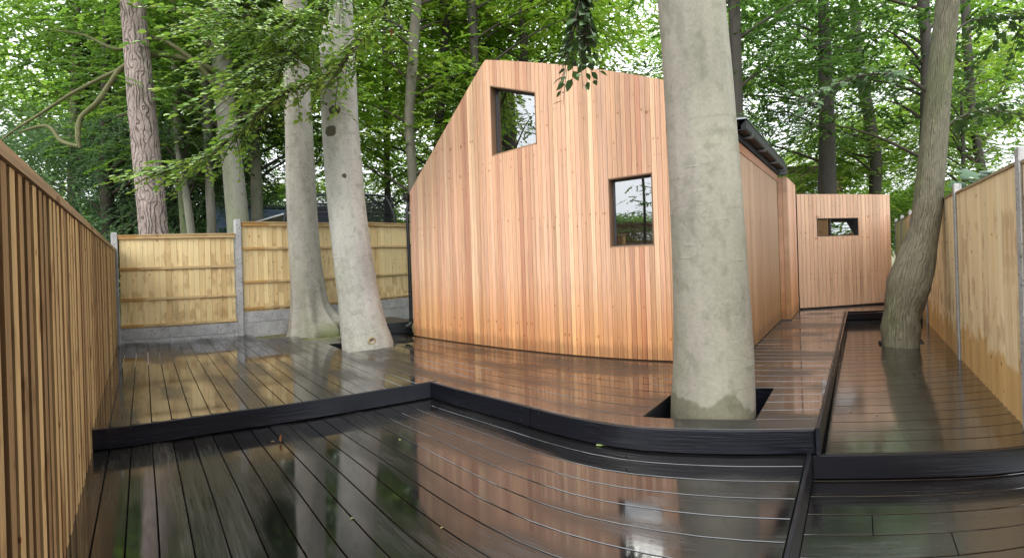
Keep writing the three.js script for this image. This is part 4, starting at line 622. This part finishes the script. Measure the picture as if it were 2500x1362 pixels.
// --- near sprays whose leaves can be told apart
const LEAVES = [0, 1, 2, 3].map((i) => leafGeo(0.075 + i * 0.006, 0.048 + i * 0.003, 0.1, 0.04 + 0.06 * i));
const nearLeaf = [[0.24, 0.42, 0.05], [0.3, 0.47, 0.06], [0.16, 0.31, 0.045], [0.36, 0.5, 0.08], [0.12, 0.24, 0.04], [0.27, 0.43, 0.06]].map((c) => leafMat(...c));
const darkLeaf = [[0.055, 0.125, 0.03], [0.075, 0.16, 0.035], [0.045, 0.1, 0.03]].map((c) => leafMat(...c, 0.8, 0.3));  // darker leaf colours; the shaded branches have their shade painted in
function spray(parentThing, name, main, { seed, twigs, tl = 0.7, leaves, mats, most = 300, droop = 0.25, spread = 1, size = 1, from = 0.15, up = 0 }) {
  const r = rngOf(seed), t = parentThing, b = new THREE.Group(); b.name = name; t.add(b);
  const c3 = new THREE.CatmullRomCurve3(main.map((p) => new THREE.Vector3(p[0], p[1], p[2])));
  part('limb', tube(main, 8, { step: 0.06, bump: (an, y, q) => q * 0.25 * (vn(an + y * 9, y * 14, 64, 64, 3) - 0.5) }), M.twig, b);
  const base = new THREE.Vector3(); { let p = b; while (p && p !== scene) { base.add(p.position); p = p.parent; } }
  const spots = [], tw = [];
  for (let i = 0; i < twigs; i++) {
    const q = lerp(from, 1, (i + r()) / twigs), o = c3.getPointAt(q), d = c3.getTangentAt(q), an = (r() - 0.5) * 2.6 * spread, dir = d.clone().applyAxisAngle(new THREE.Vector3(0, 1, 0), an).add(new THREE.Vector3(0, (r() - 0.5) * 0.9 + up, 0)).normalize(), len = tl * (0.5 + r());
    const pts = []; for (let k = 0; k <= 4; k++) { const s = k / 4; pts.push([o.x + dir.x * len * s + (r() - 0.5) * 0.03, o.y + dir.y * len * s - droop * len * s * s + (r() - 0.5) * 0.02, o.z + dir.z * len * s + (r() - 0.5) * 0.03, lerp(0.006, 0.0015, s)]); }
    tw.push(tube(pts, 5, { step: 0.12 }));
    const n = Math.round(leaves * (0.6 + 0.8 * r())), cv = new THREE.CatmullRomCurve3(pts.map((p) => new THREE.Vector3(p[0], p[1], p[2])));
    for (let k = 0; k < n; k++) { const s = (k + 0.5) / n, p = cv.getPointAt(s), h = Math.atan2(-dir.z, dir.x) + (k % 2 ? 1 : -1) * (0.4 + 0.7 * r()) * (1 - s * 0.5) + (r() - 0.5) * 0.5; spots.push([p.x, p.y, p.z, h, (r() - 0.5) * 1.1, -0.15 - r() * droop * 2.4, size * (0.7 + 0.6 * r()), Math.floor(r() * 4), Math.floor(r() * mats.length)]); }
  }
  part('twigs', mergeGeometries(tw), M.twig, b).userData.kind = 'stuff';
  spots.sort((p, q) => q[2] - p[2]);
  const rest = [];
  spots.forEach(([x, y, z, h, roll, pitch, s, gi, mi], i) => {
    ee.set(roll, h, pitch, 'YXZ');
    if (i < most) { const m = mesh('leaf', LEAVES[gi], mats[mi], b); m.position.set(x - base.x, y - base.y, z - base.z); m.rotation.copy(ee); m.scale.setScalar(s); }
    else { const g = LEAVES[gi].clone(); g.applyMatrix4(tmpM.compose(vv.set(x - base.x, y - base.y, z - base.z), qq.setFromEuler(ee), ss.set(s, s, s))); (rest[mi] ??= []).push(g); }
  });
  rest.forEach((gs, i) => { if (gs) mesh('leaves', mergeGeometries(gs), mats[i], b).userData.kind = 'stuff'; });
  total += 0;
}
const T1 = byKey('T1'), T2 = byKey('T2'), T3 = byKey('T3'), T18 = byKey('T18');
spray(T2, 'leafy_branch', [[-2.6, 5.6, -6.8, 0.03], [-1.5, 4.9, -5.9, 0.022], [-1.77, 4.45, -5.8, 0.018], [-2.05, 4.13, -5.9, 0.016], [-2.38, 3.9, -5.9, 0.014], [-2.75, 3.77, -5.9, 0.012], [-3.19, 3.48, -5.9, 0.009], [-3.63, 3.12, -5.9, 0.007], [-4.06, 2.86, -5.9, 0.005], [-4.67, 2.7, -6.0, 0.003]], { seed: 401, twigs: 110, tl: 0.6, leaves: 15, size: 1.0, mats: nearLeaf, from: 0.2, droop: 0.1, spread: 0.9, up: 0.12 });
spray(T3, 'leafy_branch', [[-3.9, 5.9, -8.4, 0.03], [-3.9, 5.3, -7.4, 0.022], [-3.75, 4.9, -6.6, 0.016], [-3.5, 4.7, -6.0, 0.01], [-3.1, 4.6, -5.6, 0.004]], { seed: 402, twigs: 105, tl: 1.0, leaves: 19, size: 1.0, mats: nearLeaf, from: 0.3, droop: 0.15, spread: 1.2, up: 0.1 });
spray(T3, 'leafy_branch', [[-3.9, 5.2, -8.4, 0.03], [-3.6, 4.9, -7.4, 0.022], [-3.2, 4.6, -6.6, 0.016], [-2.9, 4.3, -6.2, 0.01], [-3.3, 3.9, -5.9, 0.004]], { seed: 403, twigs: 105, tl: 0.9, leaves: 19, size: 1.0, mats: nearLeaf, from: 0.3, droop: 0.15, spread: 1.2, up: 0.1 });
spray(T2, 'leafy_branch', [[-2.6, 6.2, -6.9, 0.03], [-2.3, 5.6, -6.3, 0.02], [-2.2, 5.1, -6.0, 0.014], [-2.6, 4.75, -5.9, 0.009], [-3.1, 4.6, -5.9, 0.004]], { seed: 408, twigs: 95, tl: 0.75, leaves: 16, size: 1.0, mats: nearLeaf, from: 0.25, droop: 0.15, spread: 1.4, up: 0.05 });
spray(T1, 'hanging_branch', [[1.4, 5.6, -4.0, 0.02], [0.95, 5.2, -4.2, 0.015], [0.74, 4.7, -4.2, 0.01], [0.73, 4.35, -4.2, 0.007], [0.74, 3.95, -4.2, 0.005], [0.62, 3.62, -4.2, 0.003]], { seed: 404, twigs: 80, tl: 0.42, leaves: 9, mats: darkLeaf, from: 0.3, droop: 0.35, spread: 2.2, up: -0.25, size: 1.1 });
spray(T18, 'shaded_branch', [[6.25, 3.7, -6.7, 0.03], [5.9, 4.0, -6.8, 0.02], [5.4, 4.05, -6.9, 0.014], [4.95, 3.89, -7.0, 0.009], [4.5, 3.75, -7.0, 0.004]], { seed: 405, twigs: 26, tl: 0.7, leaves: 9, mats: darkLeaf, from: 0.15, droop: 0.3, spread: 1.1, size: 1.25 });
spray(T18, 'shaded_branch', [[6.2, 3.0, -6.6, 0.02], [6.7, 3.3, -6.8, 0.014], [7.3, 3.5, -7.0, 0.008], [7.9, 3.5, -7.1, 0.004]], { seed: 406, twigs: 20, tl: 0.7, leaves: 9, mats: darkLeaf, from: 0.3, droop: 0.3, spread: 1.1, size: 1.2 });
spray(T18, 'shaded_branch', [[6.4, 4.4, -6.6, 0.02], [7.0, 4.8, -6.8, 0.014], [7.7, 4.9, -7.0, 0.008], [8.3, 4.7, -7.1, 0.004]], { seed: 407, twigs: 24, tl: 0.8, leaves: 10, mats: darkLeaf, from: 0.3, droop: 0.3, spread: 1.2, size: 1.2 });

// ================================================================ BEYOND THE FENCE
{ // slate-blue shed
  const t = thing('garden_shed', 'slate blue boarded shed behind the fence left of the speckled beech', 'shed', null, [-7.6, -0.75, -15]);
  for (let i = 0; i < 26; i++) { const y = 0.0 + i * 0.13; const c = [-9.1, y, -14.0], d = [-6.0, y, -16.2]; const g = sweep(1, [[0, 0], [0, 0.122], [0.02, 0.122], [0.03, 0]], (k, p, q) => new THREE.Vector3(k ? d[0] : c[0] + 0.0, y + q, (k ? d[2] : c[2]) + p), (k, p) => [p, k]); if (y < 3.2) part('shed_board', g, M.shed, t); }
  for (let i = 0; i < 25; i++) { const y = i * 0.13, g = sweep(1, [[0, 0], [0, 0.122], [0.02, 0.122], [0.03, 0]], (k, p, q) => new THREE.Vector3(k ? -9.1 : -9.9, y + q, (k ? -14 : -15.2) + p), (k, p) => [p, k]); part('shed_board', g, M.shed, t); }
  const rf = new THREE.BufferGeometry(), y = 3.26; rf.setAttribute('position', new THREE.Float32BufferAttribute([-9.2, y, -13.9, -5.9, y + 0.04, -16.1, -7, y - 0.2, -19, -10.4, y - 0.25, -16.5, -9.2, y + 0.08, -13.9, -5.9, y + 0.12, -16.1, -7, y - 0.12, -19, -10.4, y - 0.17, -16.5], 3)); rf.setAttribute('uv', new THREE.Float32BufferAttribute(new Array(16).fill(0), 2)); rf.setIndex([0, 1, 2, 0, 2, 3, 4, 6, 5, 4, 7, 6, 0, 4, 5, 0, 5, 1, 1, 5, 6, 1, 6, 2, 3, 7, 4, 3, 4, 0]);
  const rfm = rf.toNonIndexed(); rfm.computeVertexNormals(); part('roof', rfm, M.roofing, t);
}
{ // trampoline with its net
  const t = thing('trampoline', 'trampoline enclosure with curved black poles and net behind the fence', 'trampoline', null, [-4.8, -0.75, -12.6]);
  const ring = (y, r, R) => { const pts = []; for (let i = 0; i <= 28; i++) { const q = i / 28 * 6.283; pts.push([-4.75 + Math.cos(q) * R, y + 0.0 * Math.sin(q), -12.9 + Math.sin(q) * R * 0.8, r]); } return tube(pts, 8, { step: 0.2 }); };
  part('top_rail', ring(3.22, 0.028, 1.4), M.steel, t); part('frame_ring', ring(0.9, 0.035, 1.6), M.steel, t); part('net_band', ring(2.75, 0.012, 1.45), M.steel, t);
  for (let i = 0; i < 6; i++) { const q = 0.35 + i / 6 * 6.283, x = Math.cos(q), z = Math.sin(q) * 0.8; part('pole', tube([[-4.75 + x * 1.68, -0.75, -12.9 + z * 1.68, 0.025], [-4.75 + x * 1.72, 1.6, -12.9 + z * 1.72, 0.025], [-4.75 + x * 1.62, 2.75, -12.9 + z * 1.62, 0.025], [-4.75 + x * 1.4, 3.22, -12.9 + z * 1.4, 0.022]], 8, { step: 0.15 }), M.steel, t); }
  part('net', sweep(28, [[0.92, 0], [3.2, 0]], (i, p) => { const q = i / 28 * 6.283, R = lerp(1.5, 1.4, (p - 0.92) / 2.28); return new THREE.Vector3(-4.75 + Math.cos(q) * R, p, -12.9 + Math.sin(q) * R * 0.8); }, (i, p) => [i, p], false), M.net, t);
  const mat = new THREE.CircleGeometry(1.5, 28); mat.rotateX(-Math.PI / 2); mat.scale(1, 1, 0.8); mat.translate(-4.75, 0.88, -12.9); part('mat', mat, M.steel, t);
}
{ // pale sloping cover and a dark folded seat back beside it
  const t = thing('sun_canopy', 'pale sloping canopy edge and dark strut showing over the fence', 'canopy', null, [-6.5, -0.75, -12.4]);
  part('canopy_sheet', sweep(1, [[0, 0], [1.15, 0.3], [1.15, 0.34], [0, 0.04]], (k, p, q) => new THREE.Vector3(-7.1 + p, 2.52 + q, -12.2 - k * 1.2), (k, p) => [p, k]), M.cover, t);
  part('strut', tube([[-6.1, 2.5, -12.15, 0.03], [-6.0, 2.95, -12.15, 0.03], [-5.9, 3.05, -12.15, 0.03]], 8, { cap: true }), M.steel, t);
  part('strut', tube([[-5.75, -0.7, -12.25, 0.05], [-5.75, 3.0, -12.25, 0.05]], 8, { cap: true }), M.steel, t);
  part('strut', tube([[-7.1, -0.7, -12.25, 0.04], [-7.1, 2.55, -12.25, 0.04]], 8, { cap: true }), M.steel, t);
}
{ // brick house glimpsed through the leaves behind the annexe
  const t = thing('brick_house', 'brown brick house with a white window glimpsed through leaves behind the annexe', 'house', null, [13, -0.75, -23]);
  const bm = std({ map: tex(256, 256, (u, v, c) => { const row = Math.floor(v * 16), x = u * 8 + (row % 2) * 0.5, mx = Math.abs(x - Math.round(x)) < 0.05 || Math.abs(v * 16 - Math.round(v * 16)) < 0.1, l = 0.8 + 0.5 * (HASH[(Math.floor(x) * 71 + row * 131) & 65535] - 0.5); c[0] = mx ? 0.4 : 0.3 * l; c[1] = mx ? 0.36 : 0.16 * l; c[2] = mx ? 0.3 : 0.09 * l; }, { srgb: true, w: 1.8, h: 1.2 }), roughness: 0.9 });
  const wall = (x0, x1, y0, y1) => { const g = new THREE.BoxGeometry(x1 - x0, y1 - y0, 0.3); g.translate((x0 + x1) / 2, (y0 + y1) / 2, -23); const uv = g.attributes.uv, p = g.attributes.position; for (let i = 0; i < uv.count; i++) uv.setXY(i, p.getX(i) + p.getZ(i), p.getY(i)); return g; };
  const wx0 = 14.85, wx1 = 15.75, wy0 = 3.3, wy1 = 4.75;
  part('wall', mergeGeometries([wall(12.6, wx0, -0.75, 5.1), wall(wx1, 16.8, -0.75, 5.1), wall(wx0, wx1, -0.75, wy0), wall(wx0, wx1, wy1, 5.1)]), bm, t);
  const w = new THREE.Group(); w.name = 'window'; t.add(w); const white = std({ color: col(0.75, 0.76, 0.74), roughness: 0.5 });
  part('window_frame', mergeGeometries([box(wx0 + 0.05, 4.02, -22.88, 0.1, 1.45, 0.1), box(wx1 - 0.05, 4.02, -22.88, 0.1, 1.45, 0.1), box(15.3, wy0 + 0.05, -22.88, 0.7, 0.1, 0.1), box(15.3, wy1 - 0.05, -22.88, 0.7, 0.1, 0.1), box(15.3, 4.02, -22.88, 0.05, 1.25, 0.06), box(15.3, 3.82, -22.881, 0.7, 0.04, 0.05), box(15.3, 4.25, -22.881, 0.7, 0.04, 0.05)]), white, w);
  part('pane', box(15.3, 4.02, -22.95, 0.7, 1.25, 0.01), M.glass, w);
  const rf = new THREE.CylinderGeometry(2, 2, 4.6, 3); rf.rotateZ(Math.PI / 2); rf.scale(1, 0.4, 1.2); rf.translate(14.7, 5.4, -24.8); part('roof', rf, std({ color: col(0.13, 0.085, 0.07), roughness: 0.9 }), t);
}
{ // big lobed leaves of a young sycamore over the right fence
  const t = thing('sycamore_shoot', 'broad blue green lobed leaves poking over the right fence', 'plant', null, [6.35, -0.75, -6.1]);
  const r = rngOf(500), shape = new THREE.Shape(), n = 5; for (let i = 0; i <= 40; i++) { const q = i / 40 * 6.283, R = 0.1 * (0.55 + 0.45 * Math.pow(Math.abs(Math.cos(q * n / 2)), 0.7)) * (1 + 0.06 * Math.sin(q * 30)); i ? shape.lineTo(Math.cos(q) * R, Math.sin(q) * R) : shape.moveTo(R, 0); }
  const lg = new THREE.ShapeGeometry(shape, 1), p = lg.attributes.position; for (let i = 0; i < p.count; i++) p.setZ(i, -0.25 * (p.getX(i) ** 2 + p.getY(i) ** 2) * 8 * 0.5); lg.rotateX(-Math.PI / 2); lg.computeVertexNormals();
  part('stem', tube([[6.35, -0.75, -6.1, 0.02], [6.4, 1.2, -6.1, 0.015], [6.35, 2.35, -6.05, 0.006]], 7), M.twig, t);
  const mats = [leafMat(0.04, 0.12, 0.06, 0.8), leafMat(0.06, 0.15, 0.06, 0.8)];
  for (let i = 0; i < 15; i++) { const m = mesh('leaf', lg, mats[i % 2], t); m.position.set((r() - 0.45) * 0.75, 2.86 + r() * 0.32, (r() - 0.5) * 0.4); m.rotation.set(0.5 + (r() - 0.5) * 0.6, r() * 6, (r() - 0.5) * 0.5); m.scale.setScalar(0.9 + r() * 0.6); }
}

// --- behind the viewer: what the panes mirror
{
  const t = thing('neighbour_house', 'house with a brown tiled roof mirrored in the lower cabin window', 'house', null, [-19.5, -0.75, 34]);
  t.rotation.y = 2.62;
  const brick = std({ color: col(0.28, 0.2, 0.16), roughness: 0.9 }), tiles = std({ color: col(0.13, 0.075, 0.055), roughness: 0.85 }), white = std({ color: col(0.7, 0.7, 0.68), roughness: 0.5 });
  mesh('wall', box(0, 1.6, 0, 9, 3.2, 6), brick, t);
  const ro = []; for (let i = 0; i < 16; i++) { const y = 3.2 + i * 0.14, z = 3.2 - i * 0.2; ro.push(box(0, y, z, 9.6, 0.05, 0.26), box(0, y, -z, 9.6, 0.05, 0.26)); } mesh('roof', mergeGeometries(ro), tiles, t);
  const sh = new THREE.Shape([new THREE.Vector2(-3, 3.2), new THREE.Vector2(3, 3.2), new THREE.Vector2(0, 5.3)]); for (const x of [-4.4, 4.4]) { const g = new THREE.ExtrudeGeometry(sh, { depth: 0.1, bevelEnabled: false }); g.rotateY(Math.PI / 2); g.translate(x - 0.05, 0, 0); mesh('gable', g, brick, t); }
  for (const x of [-2.6, 1.6]) { const w = new THREE.Group(); w.name = 'window'; t.add(w); mesh('window_frame', mergeGeometries([box(x - 0.7, 1.7, 3.03, 0.1, 1.3, 0.1), box(x + 0.7, 1.7, 3.03, 0.1, 1.3, 0.1), box(x, 1.1, 3.03, 1.3, 0.1, 0.1), box(x, 2.3, 3.03, 1.3, 0.1, 0.1)]), white, w); mesh('pane', box(x, 1.7, 3.02, 1.3, 1.1, 0.02), M.frame, w); }
}
{
  const mk = (label, x, z, h, sd, c) => { const t = tree('garden_tree', label, [[x, 0, z, z < 0 ? 0.46 : 0.07], [x + 0.1, h * 0.4, z, z < 0 ? 0.43 : 0.06], [x, h * 0.7, z, z < 0 ? 0.38 : 0.06]], { mat: M.rough, seed: sd, topY: h, rTop: 0.05, seg: 12, tone: dark, step: 0.6 }); crown(t, { seed: sd + 1, per: 20, ...c }); };
  mk('dark tree mirrored in the upper cabin window', -9.75, -2.72, 13, 70, { y0: 4.5, y1: 13, R: 3.0, n: 22, per: 14, tone: GREEN.deep });
  mk('bushy tree mirrored behind the roof in the lower window', -27, 48, 7, 72, { y0: 2, y1: 6.5, R: 6, n: 30, per: 12, tone: GREEN.mid, limbs: false, size: 2 });
  mk('rounded tree mirrored in the small annexe window', 14.8, -5.4, 6.5, 76, { y0: 2.6, y1: 6.5, R: 2, n: 16, per: 40, tone: GREEN.mid, limbs: false });
  mk('slim tree mirrored at the right of the lower window', -5.3, 8.6, 9, 74, { y0: 2.4, y1: 9, R: 0.7, n: 16, per: 60, tone: GREEN.deep, limbs: false });
}

// ================================================================ SMALL THINGS
{
  const g = new THREE.BufferGeometry(), P = [], I = [], n = 12; const out = [[0, 0], [0.03, 0.024], [0.055, 0.02], [0.075, 0.04], [0.09, 0.018], [0.13, 0.012], [0.1, -0.006], [0.09, -0.03], [0.06, -0.018], [0.03, -0.028]];
  out.forEach(([x, z]) => P.push(x, 0.006 + 0.06 * z * z * 40 * 0.2, z)); P.push(0.06, 0.012, 0); for (let i = 0; i < out.length; i++) I.push(i, (i + 1) % out.length, out.length);
  g.setAttribute('position', new THREE.Float32BufferAttribute(P, 3)); g.setAttribute('uv', new THREE.Float32BufferAttribute(new Array(P.length / 3 * 2).fill(0), 2)); g.setIndex(I); g.computeVertexNormals();
  const m = mesh('fallen_leaf', g, leafMat(0.3, 0.42, 0.12)); m.position.set(0.6, 0.004, -3.5); m.rotation.y = 0.35; tag(m, 'fresh green leaf lying on the lower deck below the long step', 'leaf');
  const b = mesh('fallen_leaf', leafGeo(0.07, 0.025, 0.3, 0.1), leafMat(0.35, 0.14, 0.04)); b.position.set(-1.97, 0.004, -3.77); b.rotation.set(0.4, 1.4, 1.25); tag(b, 'curled brown leaf standing on the lower deck near the left step', 'leaf');
  const r = rngOf(909), scraps = [leafMat(0.4, 0.32, 0.1), leafMat(0.3, 0.2, 0.07), leafMat(0.32, 0.36, 0.12)];
  for (let i = 0; i < 16; i++) { const a = lerp(0.8, 6, r()), b = lerp(0.2, 2.6, r()), y = a > aStep(b) ? LV : a < aStep(b) - 0.1 ? 0 : LV, p = i < 11 ? U(a, b, y) : U(lerp(-1.1, 0.1, r()), lerp(3.5, 6, r()), 0); const q = mesh('leaf_scrap', leafGeo(0.022 + r() * 0.02, 0.012 + r() * 0.008, 0.3, 0.2), scraps[i % 3]); q.position.set(p.x, p.y + 0.004, p.z); q.rotation.y = r() * 6; tag(q, 'small scrap of leaf stuck to the wet decking boards', 'leaf', 'leaf scraps scattered over the wet deck'); }
  const d = (x, y, z, s, label) => { const q = mesh('dead_leaf', leafGeo(0.11, 0.06, 0.3, 0.3), leafMat(0.2, 0.07, 0.03)); q.position.set(x, y, z); q.rotation.set(0.3, s, -1.3); tag(q, label, 'leaf'); };
  d(-2.08, 4.2, -5.9, 0.4, 'dead brown leaf hanging from the twig against the pale beech'); d(-1.45, 4.42, -5.75, 1.2, 'dark dead leaf hanging in the sprays right of the pale beech');
}
console.log('sprays', total);
renderer.render(scene, camera);
